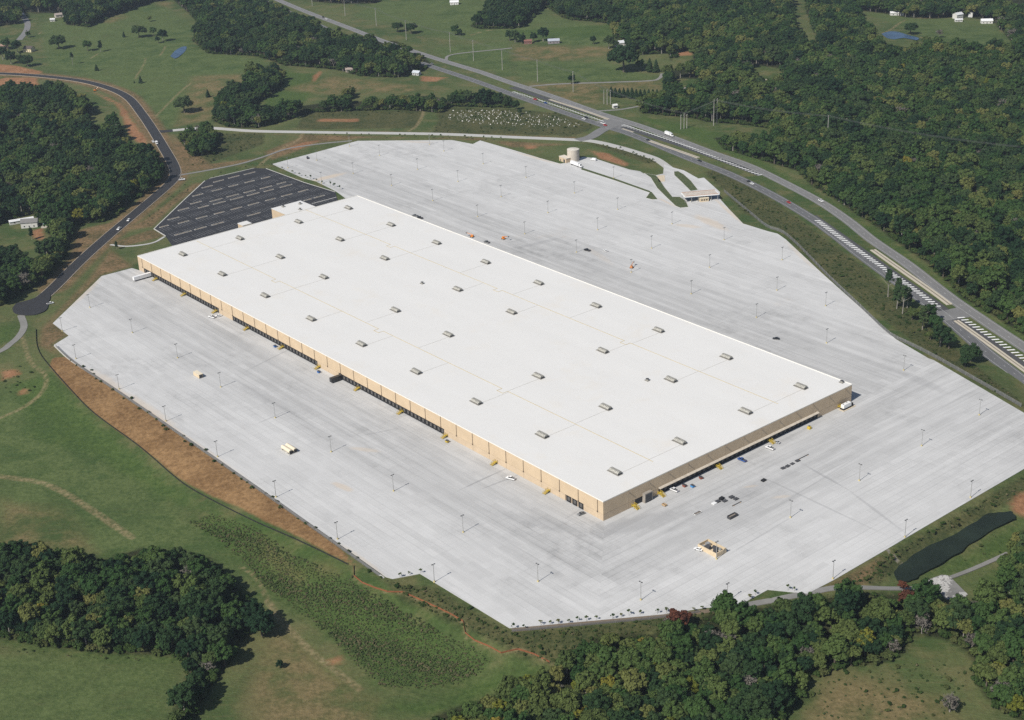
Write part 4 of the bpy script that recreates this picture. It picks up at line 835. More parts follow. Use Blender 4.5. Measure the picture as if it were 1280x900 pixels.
for (px, py, key, s, lab), p in zip(SOLO, TP([q[:2] for q in SOLO])):
    tree(key, p, s * (1.75 if key == 'lone' and py < 200 else 1.3 if py < 200 else 1.12), lab)
for i in range(14):      # conifers in a row behind the utility poles
    px = 764 + i * 5.2; tree('conifer', T(px, 121 + i * .45 + rng.uniform(-1.5, 1.5)), rng.uniform(.75, .95), 'dark conifer in the planted row behind the highway utility poles', 'conifers in a row by the utility poles', sxy=1.05)
# woods: candidate feet on a jittered lattice; a tree belongs where both its foot and its top fall inside the outline
def lattice(SPC, jit):
    out = []
    for j, y in enumerate(np.arange(540, 2950, SPC * .87)):
        hw = 420 + (y - 540) * .375; x = np.arange(-hw, hw, SPC) + (SPC / 2 if j % 2 else 0); out.append(np.stack([x, np.full(len(x), y)], 1))
    out = np.concatenate(out); return out + rng.uniform(-jit, jit, out.shape)
c1, c2 = lattice(8.0, 2.6), lattice(10.2, 3.6); small = np.r_[np.ones(len(c1), bool), np.zeros(len(c2), bool)]; cand = np.concatenate([c1, c2])
cz_ = height(cand[:, 0], cand[:, 1]); fx, fy = proj(cand[:, 0], cand[:, 1], cz_); tx, ty = proj(cand[:, 0], cand[:, 1], cz_ + 9.5)
keep = np.zeros(len(cand), bool); wood = np.full(len(cand), '', dtype=object)
for nm, poly in WOODS_PX.items():
    k = inpoly(poly, fx, fy) & inpoly(poly, tx, ty) & ~keep & (small == (nm in ('lower_left', 'lower_right', 'hedge', 'road_clump'))); keep |= k; wood[k] = nm
for c in CLEAR_PX: keep &= ~(inpoly(c, fx, fy) | inpoly(c, tx, ty))
for L, wd in ((NORTH, 11), (SOUTH, 11), (SIDE, 12), (FRONT, 10)): keep &= ldist(L[::3] + [L[-1]], cand[:, 0], cand[:, 1]) > wd
keep &= sdist(YARD, cand[:, 0], cand[:, 1]) > 5
FX, FY = [(1131,392)], None
cand, cz_, wood, fx, fy, small = cand[keep], cz_[keep], wood[keep], fx[keep], fy[keep], small[keep]
mixn = np.sin(cand[:, 0] / 41 + 1.7 * np.sin(cand[:, 1] / 57)) * np.cos(cand[:, 1] / 66 + cand[:, 0] / 150)   # stands of alike trees
kinds = np.zeros(len(cand), int); pr = rng.random(len(cand))
for i in range(len(cand)):
    m = mixn[i]; w_ = wood[i]
    if w_ in ('lower_left',): W = [5, 5, 3, 2.5, 2.5, 1.5, 1, .35, 4]
    elif w_ == 'lower_right': W = [1.9, 1.6, 3.6, 3.4, 2.8, 4.6, 4.2, 1.2, 1.5]
    elif w_ == 'great': W = [3.0, 3, 4, 3.5, 3, 2.2, 1.9, .08, 3]
    elif w_ == 'plantation': W = [8, 8, 1, 1, 1, 0, 0, 0, 6]
    else: W = [5, 5, 3.5, 2.5, 2, 1, .8, .1, 4]
    W = np.array(W, float); W[[5, 6, 7]] *= max(.15, 1 + 1.3 * m); W[[0, 1, 8]] *= max(.3, 1 - .9 * m); W /= W.sum()
    kinds[i] = min(8, int(np.searchsorted(np.cumsum(W), pr[i])))
scl = (.66 + .86 * rng.beta(1.5, 2.2, len(cand))) * np.where(small, 1.0, 1.22); rot = rng.uniform(0, 6.28, len(cand))
grey = rng.random(len(cand)) < .034
inview = (fx > -10) & (fx < 1290) & (fy > 0) & (fy < 915)
dist = np.where(inview, np.hypot(cand[:, 1], cand[:, 0]), 1e9); order = np.argsort(dist)[:max(0, 298 - ntree)]
PLACE = {'lower_left': 'wood above the lower left mown field', 'lower_right': 'wood below the bottom yard edge'}
for i in order:
    c = 'grey' if grey[i] else PROTO[int(kinds[i])][3]; wn = PLACE.get(wood[i], 'wood beside the site')
    tree('grey' if grey[i] else int(kinds[i]), (cand[i, 0], cand[i, 1], cz_[i]), float(scl[i]), f'{WORD[c]} broadleaf tree in the {wn}' if c != 'grey' else f'bare grey tree in the {wn}', f'{WORD[c]} trees in the {wn}', float(rot[i]))
rest = np.ones(len(cand), bool); rest[order] = False

def scatter(name, label, pts, kind_ids, rots, scales, sources, parent=None):
    """one object whose points carry copies of a few plants (geometry nodes)"""
    me = bpy.data.meshes.new(name); me.from_pydata(np.asarray(pts, float).tolist(), [], [])
    for an, ty, arr in (('pick', 'INT', np.asarray(kind_ids, np.int32)), ('turn', 'FLOAT', np.asarray(rots, np.float32)), ('size', 'FLOAT', np.asarray(scales, np.float32))):
        a = me.attributes.new(an, ty, 'POINT'); a.data.foreach_set('value', arr)
    o = tag(obj(name, me, parent), label, None, None, 'stuff')
    ng = bpy.data.node_groups.new(name, 'GeometryNodeTree'); ng.interface.new_socket('Geometry', in_out='INPUT', socket_type='NodeSocketGeometry'); ng.interface.new_socket('Geometry', in_out='OUTPUT', socket_type='NodeSocketGeometry')
    gi = ng.nodes.new('NodeGroupInput'); go = ng.nodes.new('NodeGroupOutput'); join = ng.nodes.new('GeometryNodeJoinGeometry')
    for src in reversed(sources):
        j2 = ng.nodes.new('GeometryNodeJoinGeometry'); g2 = ng.nodes.new('GeometryNodeGeometryToInstance')
        for s in src:
            oi = ng.nodes.new('GeometryNodeObjectInfo'); oi.transform_space = 'ORIGINAL'; oi.inputs['Object'].default_value = s; ng.links.new(oi.outputs['Geometry'], j2.inputs[0])
        ng.links.new(j2.outputs[0], g2.inputs[0]); ng.links.new(g2.outputs[0], join.inputs[0])
    ip = ng.nodes.new('GeometryNodeInstanceOnPoints'); ip.inputs['Pick Instance'].default_value = True
    def na(nm, ty):
        q = ng.nodes.new('GeometryNodeInputNamedAttribute'); q.data_type = ty; q.inputs[0].default_value = nm; return q.outputs[0]
    cx = ng.nodes.new('ShaderNodeCombineXYZ'); ng.links.new(na('turn', 'FLOAT'), cx.inputs[2])
    ng.links.new(gi.outputs[0], ip.inputs['Points']); ng.links.new(join.outputs[0], ip.inputs['Instance']); ng.links.new(na('pick', 'INT'), ip.inputs['Instance Index'])
    ng.links.new(cx.outputs[0], ip.inputs['Rotation']); ng.links.new(na('size', 'FLOAT'), ip.inputs['Scale']); ng.links.new(ip.outputs[0], go.inputs[0])
    md = o.modifiers.new('plants', 'NODES'); md.node_group = ng; return o
UNDER = []
for nm, poly in WOODS_PX.items():
    P = np.array(TP(poly)); x0, y0 = P[:, :2].min(0); x1, y1 = P[:, :2].max(0); sp_u = 3.4 if nm.startswith('lower') else 4.6
    X, Y = np.meshgrid(np.arange(max(x0, -700), min(x1, 700), sp_u), np.arange(y0, min(y1, 2300), sp_u)); X = X.ravel() + rng.uniform(-2, 2, X.size); Y = Y.ravel() + rng.uniform(-2, 2, Y.size)
    sd_ = sdist(P, X, Y); k = (sd_ < 0) & (sd_ > -9); X, Y = X[k], Y[k]; Z = height(X, Y); ux, uy = proj(X, Y, Z + 5); k = inpoly(poly, ux, uy)
    for c in CLEAR_PX: k &= ~inpoly(c, ux, uy)
    UNDER.append(np.stack([X[k], Y[k], Z[k]], 1))
UNDER = np.concatenate(UNDER)
for L, wd in ((NORTH, 9), (SOUTH, 9), (SIDE, 9), (FRONT, 8)): UNDER = UNDER[ldist(L[::3] + [L[-1]], UNDER[:, 0], UNDER[:, 1]) > wd]
UNDER = UNDER[sdist(YARD, UNDER[:, 0], UNDER[:, 1]) > 4]
# the objects whose shapes are repeated: parts of trees that stand in the scene
SRC = {}
for o in list(col.objects):
    if o.type == 'MESH' and o.name.startswith(('crown', 'trunk')): SRC.setdefault(o.data.name, o)
def src(key): return (SRC[PROTO[key][0].name], SRC[PROTO[key][1].name])
keys = [k for k in list(range(9)) + ['grey'] if PROTO[k][0].name in SRC]
kk = np.array([keys.index('grey') if (g_ and 'grey' in keys) else (keys.index(int(q)) if int(q) in keys else 0) for q, g_ in zip(kinds, grey)])
scatter('woodland', 'dense mixed woodland of green crowns beyond the highway and roads', np.c_[cand, cz_ - .1][rest], kk[rest], rot[rest], scl[rest], [src(k) for k in keys])
print('TREES', ntree, 'stuff', int(rest.sum()))

# ------------------------------------------------------------------ shrubs, weeds, saplings
def shrub_proto(name, seed, H, R, mat, ncl, nleaf, leaf): return crown_mesh(name, seed, H, R, mat, ncl, nleaf, leaf, .0, 'round')
SHR = [shrub_proto('shrub_leaves', 70, 2.2, 1.7, LEAF['scrub'], 16, 34, .24), shrub_proto('shrub_leaves', 71, 1.7, 2.1, LEAF['scrub'], 16, 34, .24)]
WEE = [shrub_proto('weed_leaves', 72, 1.3, .95, LEAF['weed'], 8, 22, .2), shrub_proto('weed_leaves', 73, .9, 1.2, LEAF['weed'], 8, 22, .2)]
STEM = MB().tube([(0, 0, -.3), (.05, 0, .6), (.1, .05, 1.2)], [.07, .05, .02], 5).mesh('stem', BARK)
def shrub(p, s, label, group, m=0, cat='shrub', name='shrub', mesh=None):
    t = thing(name, label, cat, (p[0], p[1], p[2]), rng.uniform(0, 6.28), group); t.scale = (s,) * 3
    obj('stem', STEM, t); return obj('foliage', mesh or SHR[m], t)
FEN_L = [(70,434),(92,454),(152,494),(320,611),(420,682),(480,725)]
S_, A_ = resample(smooth_line(TP(FEN_L), 3), 8.5); sh = []
for p in S_[4:]:
    if rng.random() < .8: q = p + rng.normal(size=3) * [1.6, 1.6, 0]; q[2] = float(height(q[0], q[1])); sh.append(shrub(q, rng.uniform(.5, 1.0), 'small green shrub along the fence above the brown slope', 'shrubs along the brown slope fence', int(rng.integers(2))))
wd0 = shrub(T(300, 668), 1.0, 'low weed clump at the top edge of the weedy basin', None, mesh=WEE[0], cat='weeds', name='weed_clump'); wd1 = shrub(T(440, 722), 1.0, 'low weed clump beside the red soil line', None, mesh=WEE[1], cat='weeds', name='weed_clump')
def fill(px, spc, jit=.5):
    P = np.array(TP(px)); x0, y0 = P[:, :2].min(0); x1, y1 = P[:, :2].max(0)
    X, Y = np.meshgrid(np.arange(x0, x1, spc), np.arange(y0, y1, spc)); X = X.ravel() + rng.uniform(-1, 1, X.size) * spc * jit; Y = Y.ravel() + rng.uniform(-1, 1, Y.size) * spc * jit
    k = sdist(P, X, Y) < -spc * .3; return np.stack([X[k], Y[k], height(X[k], Y[k])], 1)
a = fill(BASIN, 1.25, .6)
a = a[(np.sin(a[:, 0] / 7.3 + 2 * np.sin(a[:, 1] / 11)) * np.cos(a[:, 1] / 8.1 + a[:, 0] / 19) + rng.normal(size=len(a)) * .3 > -.95) & (sdist(TP(BASIN), a[:, 0], a[:, 1]) + rng.exponential(1.3, len(a)) < 0)]
scatter('basin_weeds', 'rough tall weeds filling the drainage basin', a, rng.integers(0, 2, len(a)), rng.uniform(0, 6.28, len(a)), rng.uniform(.35, .9, len(a)) * (1 + .25 * np.sin(a[:, 0] / 9 + a[:, 1] / 5)), [(wd0,), (wd1,)])
b = np.concatenate([fill(p, s_, .7)[lambda q: rng.random(len(q)) < d_] if False else (lambda q: q[rng.random(len(q)) < d_])(fill(p, s_, .7)) for p, s_, d_ in (
    (COVER_PX['scrub'][4], 1.9, .75), (COVER_PX['scrub'][2], 2.8, .5), (COVER_PX['scrub'][5], 2.0, .75), (COVER_PX['scrub'][6], 4, .5), (COVER_PX['scrub'][1], 4, .35), (COVER_PX['scrub'][7], 4, .4),
    ([(1010,745),(1100,738),(1180,752),(1110,770),(1010,770)], 3.4, .6), ([(1215,738),(1262,700),(1262,735),(1225,752)], 3, .6), ([(1010,860),(1050,836),(1120,830),(1200,820),(1215,850),(1180,900),(1000,900)], 2.4, .35),
    ([(1092,700),(1125,690),(1125,708),(1112,722),(1095,728)], 2.6, .85), ([(1160,717),(1190,696),(1262,655),(1275,660),(1262,688),(1190,717)], 3.2, .35), ([(0,808),(120,818),(235,826),(232,832),(110,824),(0,815)], 3, .5), ([(0,460),(30,455),(48,470),(45,492),(20,495),(0,488)], 4, .35),
    ([(80,400),(130,350),(160,340),(170,333),(120,343),(70,398)], 5, .4), ([(150,288),(192,280),(216,256),(254,230),(245,229),(200,260)], 5, .4), ([(320,140),(380,141),(530,138),(520,143),(380,147),(330,158)], 4, .5)) ])
b = b[(sdist(YARD, b[:, 0], b[:, 1]) > 2) & (sdist(POND, b[:, 0], b[:, 1]) > 3)]
for L, w_ in ((SIDE, 8), (SOUTH, 9), (NORTH, 9), (FRONT, 7)): b = b[ldist(L[::2] + [L[-1]], b[:, 0], b[:, 1]) > w_]
scatter('scrub', 'low rough scrub on the banks around the concrete yard', b, rng.choice(4, len(b), p=[.16, .16, .34, .34]), rng.uniform(0, 6.28, len(b)), rng.uniform(.35, .5 + .75 * rng.random(len(b)) ** 2, len(b)), [(sh[0],), (sh[1],), (wd0,), (wd1,)])
scatter('undergrowth', 'dense leafy undergrowth along the wood edges', UNDER, rng.integers(0, 2, len(UNDER)), rng.uniform(0, 6.28, len(UNDER)), rng.uniform(1.0, 2.4, len(UNDER)), [(sh[0],), (sh[1],)])
SAPC = [crown_mesh('sapling_crown', 80, 4.0, 1.15, LEAF['mid'], 12, 26, .2, .32), crown_mesh('sapling_crown', 81, 3.4, 1.0, LEAF['olive'], 11, 24, .2, .32)]
SAPT = MB().tube([(0, 0, -.4), (0, 0, 1.4), (.05, 0, 2.9)], [.08, .06, .03], 5).mesh('sapling_trunk', BARK)
def saplings(px, label, group, s=1.0):
    for p in TP(px):
        t = thing('sapling', label, 'sapling', p, rng.uniform(0, 6.28), group); k = s * rng.uniform(.85, 1.2); t.scale = (k,) * 3
        obj('trunk', SAPT, t); obj('crown', SAPC[int(rng.integers(2))], t)
saplings([(640 + x / 4, 677 + y / 4) for x, y in ((5,440),(60,440),(145,418),(190,415),(233,415),(283,410),(328,402),(373,400),(421,393),(503,390),(546,380),(585,372),(640,365),(727,362),(772,357),(910,350),(951,343),(1190,292),(1216,268))] + [(985,738.5),(993,739.5),(500,722),(512,719),(526,717)], 'young planted tree on the earth strip along the bottom yard edge', 'saplings along the bottom yard edge', 1.0)
saplings([(320 + x / 4, 3.6 + y / 4) for x, y in ((275,668),(350,672),(395,672),(455,668),(525,670),(565,668),(645,678),(720,670),(745,672),(790,672),(880,674),(925,676),(960,675),(1045,678),(1075,680),(1140,684),(1180,686),(1225,688))] + [(680 + x / 8, 163.6 + y / 8) for x, y in ((590,165),(635,175),(720,195),(762,200),(895,250),(925,258),(965,275),(1000,285),(1060,305),(1090,320))], 'young planted tree on the verge of the pale frontage road', 'saplings along the frontage road', 1.15)
saplings([(300 + x / 8, 151 + y / 8) for x, y in ((320,460),(425,488),(530,530),(597,555),(660,570),(708,590),(768,610),(820,632),(905,655),(945,668),(1000,690))], 'young planted tree on the strip between car park and truck yard', 'saplings between car park and yard', 1.2)
saplings([(180 + x / 8, 196 + y / 8) for x, y in ((770,185),(700,215),(930,150),(1020,125),(1090,110),(1180,95),(410,310),(360,370),(250,400),(300,430),(60,620),(40,690),(150,560))], 'young planted tree on the brown strip around the car park', 'saplings around the car park', 1.1)

# ------------------------------------------------------------------ yard lighting
def make_pole():
    t = thing('light_pole', '', 'light pole')
    MB().cyl(0, 0, -.2, .85, .55, .5).build('concrete_base', M('pole_base_yellow', (.55, .46, .22)), t)
    MB().cyl(0, 0, .85, 11.4, .2, .13, 8).build('pole', GALV, t)
    MB().box(-.75, .75, -.08, .08, 11.35, 11.55).build('cross_arm', GALV, t)
    for s in (-1, 1): MB().box(s * .75 - .42, s * .75 + .42, -.35, .35, 11.2, 11.45).build('lamp_head', DGR, t)
    return t
POLES = {'front': [(165.5,416),(222,447.5),(276,484),(344,522.5),(414,565),(492,614),(579,665.5),(112.5,384.5)], 'edge': [(78,414),(95,448.5),(149,486.5),(207.5,526.5),(272,571),(345,621.5),(422,674),(543,727.5)],
 'end': [(672.5,727),(801,750),(988,647),(1074,601),(1152,557.5),(1224,519),(1129.5,463)], 'bottom': [(909,752),(1041,723.5),(1213,622),(1131,671.5)],
 'back': [(1033,429),(1032,382.5),(971,363),(977.5,325),(945.5,397),(864,367.5),(887,334.5),(905,300),(840,280),(814.5,310.5),(789,340.5),(747,287.5),(720.5,315.5),(772,262),(718,241.5),(685,266),(656,292.5),(657.5,222),(597,271),(541,251),(626.5,246),(489.5,232),(572.5,227),(396,200.5),(474.5,194.5),(555,189),(604,205),(522,212),(441.5,217),(360,210),(402,229),(437,183),(537,181)]}
pole = make_pole(); used = []
LAB = {'front': 'tall yard light pole in the concrete in front of the long dock side', 'edge': 'tall yard light pole at the fence above the brown slope', 'end': 'tall yard light pole facing the short dock side', 'bottom': 'tall yard light pole on the yard edge near the pond and gravel track', 'back': 'tall yard light pole in the concrete behind the warehouse'}
for k, v in POLES.items():
    for px, py in v: place(pole, used, G(px, py), VANG + (0 if k != 'end' else math.pi / 2), LAB[k], 'yard light poles: ' + k + ' rows')
place(pole, used, G(767, 222.5, .16), VANG, 'tall yard light pole on the grass strip below the water tank')
place(pole, used, G(895.5, 699), VANG, 'tall yard light pole beside the tan walled equipment pen')

# ------------------------------------------------------------------ dock stairs
def make_stair():
    t = thing('dock_stair', '', 'stair')
    MB().box(-1.0, 1.0, -1.9, -.02, 1.05, 1.25).build('landing', YEL, t)
    for k in range(5): MB().box(-.9, .9, -2.25 - k * .42, -1.87 - k * .42, .85 - k * .2, .97 - k * .2).build('tread', M('tread_ochre', (.42, .30, .06)), t)
    for s in (-1, 1):
        mb = MB(); x = s * .95; mb.box(x - .07, x + .07, -1.9, 0, 2.2, 2.34).box(x - .07, x + .07, -1.9, 0, 1.6, 1.7)
        mb.tube([(x, -1.9, 2.27), (x, -4.1, 1.25)], .08, 4).tube([(x, -1.9, 1.2), (x, -4.1, .2)], .12, 4)
        for y, z0, z1 in ((-.1, 0, 2.3), (-1.9, 0, 2.3), (-3.0, .3, 1.8), (-4.1, -.05, 1.3)): mb.box(x - .07, x + .07, y - .07, y + .07, z0, z1)
        mb.build('railing', YEL, t)
    return t
stair = make_stair(); used = []
for px, py in ((197,349.5),(231,369),(269.5,390.5),(310,411.5),(354,435),(399,460),(449,486.5),(502.5,516),(558,546),(621,579),(686,615)):
    u, v = UV(px, py); place(stair, used, BP(u, -.0), VANG - math.pi / 2, 'yellow steel dock stair on the sunny long side of the warehouse', 'yellow stairs along the long dock side', 1.1)
for px, py in ((792,634),(824.5,618.5),(896,584),(962,552.5),(1047,509)):
    u, v = UV(px, py); place(stair, used, BP(0, v), UANG + math.pi / 2 - math.pi * 0, 'yellow steel dock stair on the shaded short side of the warehouse', 'yellow stairs along the short dock side', 1.15)
    used[-1].rotation_euler[2] = VANG
for o in used: pass

# ------------------------------------------------------------------ vehicles
TYRE = M('tyre', (.02, .02, .02)); GLASS, n_, b_ = new_mat('dark_glass'); b_.inputs['Base Color'].default_value = (.015, .018, .022, 1); b_.inputs['Roughness'].default_value = .08
def paint(nm, c): return M('car_paint_' + nm, c, rough=.3, var=.03)
PAINTS = {'white': paint('white', (.78, .78, .78)), 'silver': paint('silver', (.42, .43, .45)), 'black': paint('black', (.02, .02, .022)), 'blue': paint('blue', (.03, .09, .30)), 'red': paint('red', (.42, .035, .03)), 'grey': paint('grey', (.16, .165, .17)), 'orange': paint('orange', (.60, .20, .03))}
def car(p, rz, c, label, kind='car', group=None, s=1.0):
    t = thing({'car': 'parked_car', 'pickup': 'pickup_truck', 'van': 'van'}[kind], label, {'car': 'car', 'pickup': 'pickup', 'van': 'van'}[kind], p, rz, group); t.scale = (s,) * 3; m = PAINTS[c]
    if kind == 'car':
        MB().prism([(-2.25, .35), (2.25, .35), (2.3, .7), (1.15, .95), (-1.7, 1.0), (-2.28, .9)][::-1], -.9, .9).build('body', m, t)
        MB().box(-1.65, 1.0, -.82, .82, .93, 1.42, 0, .16, .5).build('window', GLASS, t); MB().box(-1.2, .45, -.66, .66, 1.4, 1.47).build('roof', m, t)
        L, wb = 2.25, 1.35
    elif kind == 'pickup':
        MB().prism([(-2.8, .5), (2.75, .5), (2.8, .9), (2.6, 1.12), (.9, 1.18), (-2.8, 1.18)][::-1], -.97, .97).build('body', m, t)
        MB().box(-.9, 1.35, -.9, .9, 1.15, 1.82, 0, .14, .4).build('window', GLASS, t); MB().box(-.6, .8, -.76, .76, 1.8, 1.88).build('roof', m, t)
        MB().box(-2.65, -.98, -.8, .8, 1.17, 1.2).build('load_bed', DGR, t); L, wb = 2.78, 1.75
    else:
        MB().prism([(-2.9, .5), (2.8, .5), (2.85, 1.1), (2.0, 1.35), (1.4, 2.3), (-2.9, 2.35)][::-1], -1.0, 1.0).build('body', m, t)
        MB().box(1.2, 2.05, -1.02, 1.02, 1.35, 2.1, 0, .05, .25).build('window', GLASS, t); L, wb = 2.85, 1.8
    for sx in (-1, 1):
        for sy in (-1, 1):
            wh_ = MB().wheel(sx * wb, sy * .84, .34, .36, .24).build('wheel', TYRE, t); MB().wheel(sx * wb, sy * .97, .34, .2, .02).build('rim', GALV, wh_)
    for sy in (-1, 1):
        MB().box(L - .03, L + .04, sy * .62 - .18, sy * .62 + .18, .62, .78).build('headlight', WHT, t); MB().box(-L - .06, -L + .02, sy * .68 - .14, sy * .68 + .14, .7, .88).build('tail_light', PAINTS['red'], t)
    return t
def trailer(p, rz, c, label, L=16.0, tractor=False, group=None):
    t = thing('semi_trailer', label, 'trailer', p, rz, group); m = PAINTS[c]; h = L / 2
    MB().box(-h, h, -1.3, 1.3, 1.15, 4.1).build('cargo_box', m, t); MB().box(-h + .1, h - .1, -1.22, 1.22, .95, 1.15).build('chassis', DGR, t)
    for s in (-1, 1): MB().box(-h - .05, -h, s * .63 - .6, s * .63 + .6, 1.25, 4.0).build('rear_door', M('trailer_door', (.62, .62, .63)), t)
    for k in (-h + 1.6, -h + 2.9):
        for s in (-1, 1): MB().wheel(k, s * 1.05, .52, .52, .45).build('wheel', TYRE, t)
    for s in (-1, 1): MB().box(h - 3.4, h - 3.15, s * .8 - .12, s * .8 + .12, 0, 1.0).build('landing_leg', GALV, t)
    if tractor:
        MB().box(h + .5, h + 2.9, -1.2, 1.2, 1.0, 3.7, 0, .12).build('cab', PAINTS['white'], t); MB().box(h + 2.9, h + 4.6, -.9, .9, .9, 2.1, 0, .12).build('bonnet', PAINTS['white'], t)
        MB().box(h + 2.3, h + 2.98, -1.1, 1.1, 2.3, 3.4, 0, .1).build('windscreen', GLASS, t)
        for k in (h - 1.2, h + .2, h + 3.7):
            for s in (-1, 1): MB().wheel(k, s * 1.05, .52, .52, .45).build('wheel', TYRE, t)
    return t
def head(L, p):
    A = np.array(L)[:, :2]; i = int(np.argmin(((A - p[:2]) ** 2).sum(1))); i = min(max(i, 1), len(A) - 2); d = A[i + 1] - A[i - 1]; return math.atan2(d[1], d[0])
def onroad(px, py, L, c, label, kind='car', flip=False):
    p = T(px, py); p[2] += .24; return car(p, head(L, p) + (math.pi if flip else 0), c, label, kind, s=1.15)
# yard vehicles
u, v = UV(179.5, 348.5); trailer(BP(u, -8.6), VANG + math.pi, 'white', 'long white semi trailer backed up to the far end dock door')
u, v = UV(418.5, 477.5); t = trailer(BP(u, -5.2), VANG + math.pi, 'black', 'short dark blue box trailer backed up to the long dock side', 8.5)
def C(px, py, da, c, label, kind='car'): return car(G(px, py), UANG + da, c, label, kind, s=1.1)
C(265, 397, .3, 'white', 'white pickup beside the yellow stair at the first dock gap', 'pickup'); C(273, 395.5, 1.2, 'white', 'white car tucked against the first dock gap'); C(638.5, 599, .35, 'white', 'white pickup standing on tyre marks by the long wall', 'pickup')
C(726.5, 643, 1.45, 'grey', 'dark grey car beside the four corner dock doors'); C(842.5, 613.5, .1, 'white', 'white pickup nose out from the short dock side', 'pickup'); C(927.5, 576, .05, 'blue', 'blue pickup parked at the shaded dock doors', 'pickup'); C(970.5, 553.5, .15, 'silver', 'silver car beside the yellow stair on the short side'); C(962.5, 561, .1, 'white', 'white pickup just out from the short side stair', 'pickup')
C(873, 687.5, .3, 'white', 'white car beside the tan walled equipment pen'); C(757, 314, -.3, 'white', 'white car alone in the yard behind the warehouse'); C(525, 273, .2, 'black', 'black pickup near the back edge of the white roof', 'pickup'); C(519, 270.5, .4, 'grey', 'grey pickup near the back edge of the white roof', 'pickup'); C(608.5, 303.5, .1, 'grey', 'dark grey pickup behind the warehouse beside the orange lifts', 'pickup'); C(970, 424, .6, 'black', 'small black utility vehicle alone in the back yard'); C(734, 313.5, .2, 'black', 'black pickup with trailer beside a back yard pole', 'pickup')
C(384.5, 198, -.5, 'black', 'black pickup beside a pole in the top yard corner', 'pickup'); C(742, 200.5, .2, 'white', 'white work truck on the tank apron', 'van')
p = G(719, 206.8); trailer(G(719, 207), math.atan2(*(G(730, 211) - G(708, 203))[[1, 0]]), 'white', 'white semi trailer with tractor beside the water tank', 13, True)
# roads
onroad(191.5, 178, SIDE, 'white', 'white pickup on the black road below the junction', 'pickup'); onroad(196, 180, SIDE, 'white', 'white van on the black road below the junction', 'van'); onroad(161, 276, SIDE, 'white', 'white car on the black road beside the car park'); onroad(149, 287, SIDE, 'white', 'white pickup on the black road below the car park', 'pickup')
p = T(227.5, 225.5); car(p + [0, 0, .3], .2, 'white', 'white pickup at the car park road entrance', 'pickup', s=1.15); p = T(63, 380); car(p, .6, 'white', 'white pickup beside the turning circle', 'pickup')
onroad(404, 22, NORTH, 'black', 'black car far up the highway'); onroad(408, 24.5, NORTH, 'white', 'white car far up the highway'); p = T(835, 169.5); p[2] += .24; t = trailer(p, head(NORTH, p), 'white', 'white box truck on the far carriageway', 9, True)
onroad(754, 155, SOUTH, 'white', 'white pickup turning at the link road', 'pickup'); onroad(756.5, 157.3, SOUTH, 'red', 'red car turning at the link road'); onroad(733, 148, SOUTH, 'black', 'black pickup beside the white hatch bars', 'pickup'); onroad(730, 149.5, SOUTH, 'white', 'white car beside the white hatch bars'); onroad(810, 176, SOUTH, 'black', 'black car on the near carriageway by the tan median')
onroad(986, 254, SOUTH, 'red', 'red car on the near carriageway'); onroad(1026, 252, NORTH, 'white', 'white pickup on the far carriageway above the red car', 'pickup'); onroad(874.5, 202, SOUTH, 'black', 'black car on the near carriageway past the median'); onroad(936, 228, SOUTH, 'black', 'black car on the near carriageway near the gate', ); onroad(940, 230.5, SOUTH, 'white', 'white car on the near carriageway near the gate'); onroad(669, 125, SOUTH, 'red', 'red pickup beside the stone field', 'pickup'); onroad(682, 129.5, SOUTH, 'blue', 'blue car beside the stone field')
onroad(29.5, 19, TP([(20,2),(26,16),(34,28)]), 'white', 'white van on the country road', 'van'); onroad(540, 80.5, SOUTH, 'grey', 'grey car passing the top centre wood')
p = G(300, 0 + 282); car(BP(600, UV(280.5, 281)[1], .03), UANG, 'white', 'white van by the entrance block of the warehouse', 'van', s=1.2); car(BP(602, UV(285, 280)[1], .03), UANG, 'black', 'black car by the entrance block of the warehouse')
# boom lifts
def lift(px, py, rz, label):
    t = thing('boom_lift', label, 'boom lift', G(px, py), rz, 'orange boom lifts behind the warehouse'); m = PAINTS['orange']
    MB().box(-1.6, 1.6, -1.1, 1.1, .5, 1.2, 0, .1).build('chassis', m, t); MB().box(-1.5, .6, -.9, .9, 1.2, 2.3, 0, .15).build('turret', m, t)
    MB().tube([(-1.2, 0, 2.2), (2.5, 0, 3.0), (5.2, 0, 3.6)], [.32, .26, .2], 6).build('boom', m, t); MB().box(5.0, 6.0, -.8, .8, 2.9, 4.0).build('basket', M('basket_grey', (.3, .3, .3)), t)
    for a in (-1.1, 1.1):
        for b in (-1.1, 1.1): MB().wheel(a, b, .5, .5, .4).build('wheel', TYRE, t)
lift(590, 296.5, UANG + .4, 'orange boom lift partly hidden by the white roof edge'); lift(629.5, 299, UANG + 3.3, 'orange boom lift standing in the open back yard')
t = lift(789.5, 335, 1.2, 'orange boom lift at the foot of a back yard pole')

# ------------------------------------------------------------------ yard equipment
TANM = M('tan_equipment', (.62, .50, .34), var=.06); CREAM = M('cream_tank', (.68, .60, .46), var=.05)
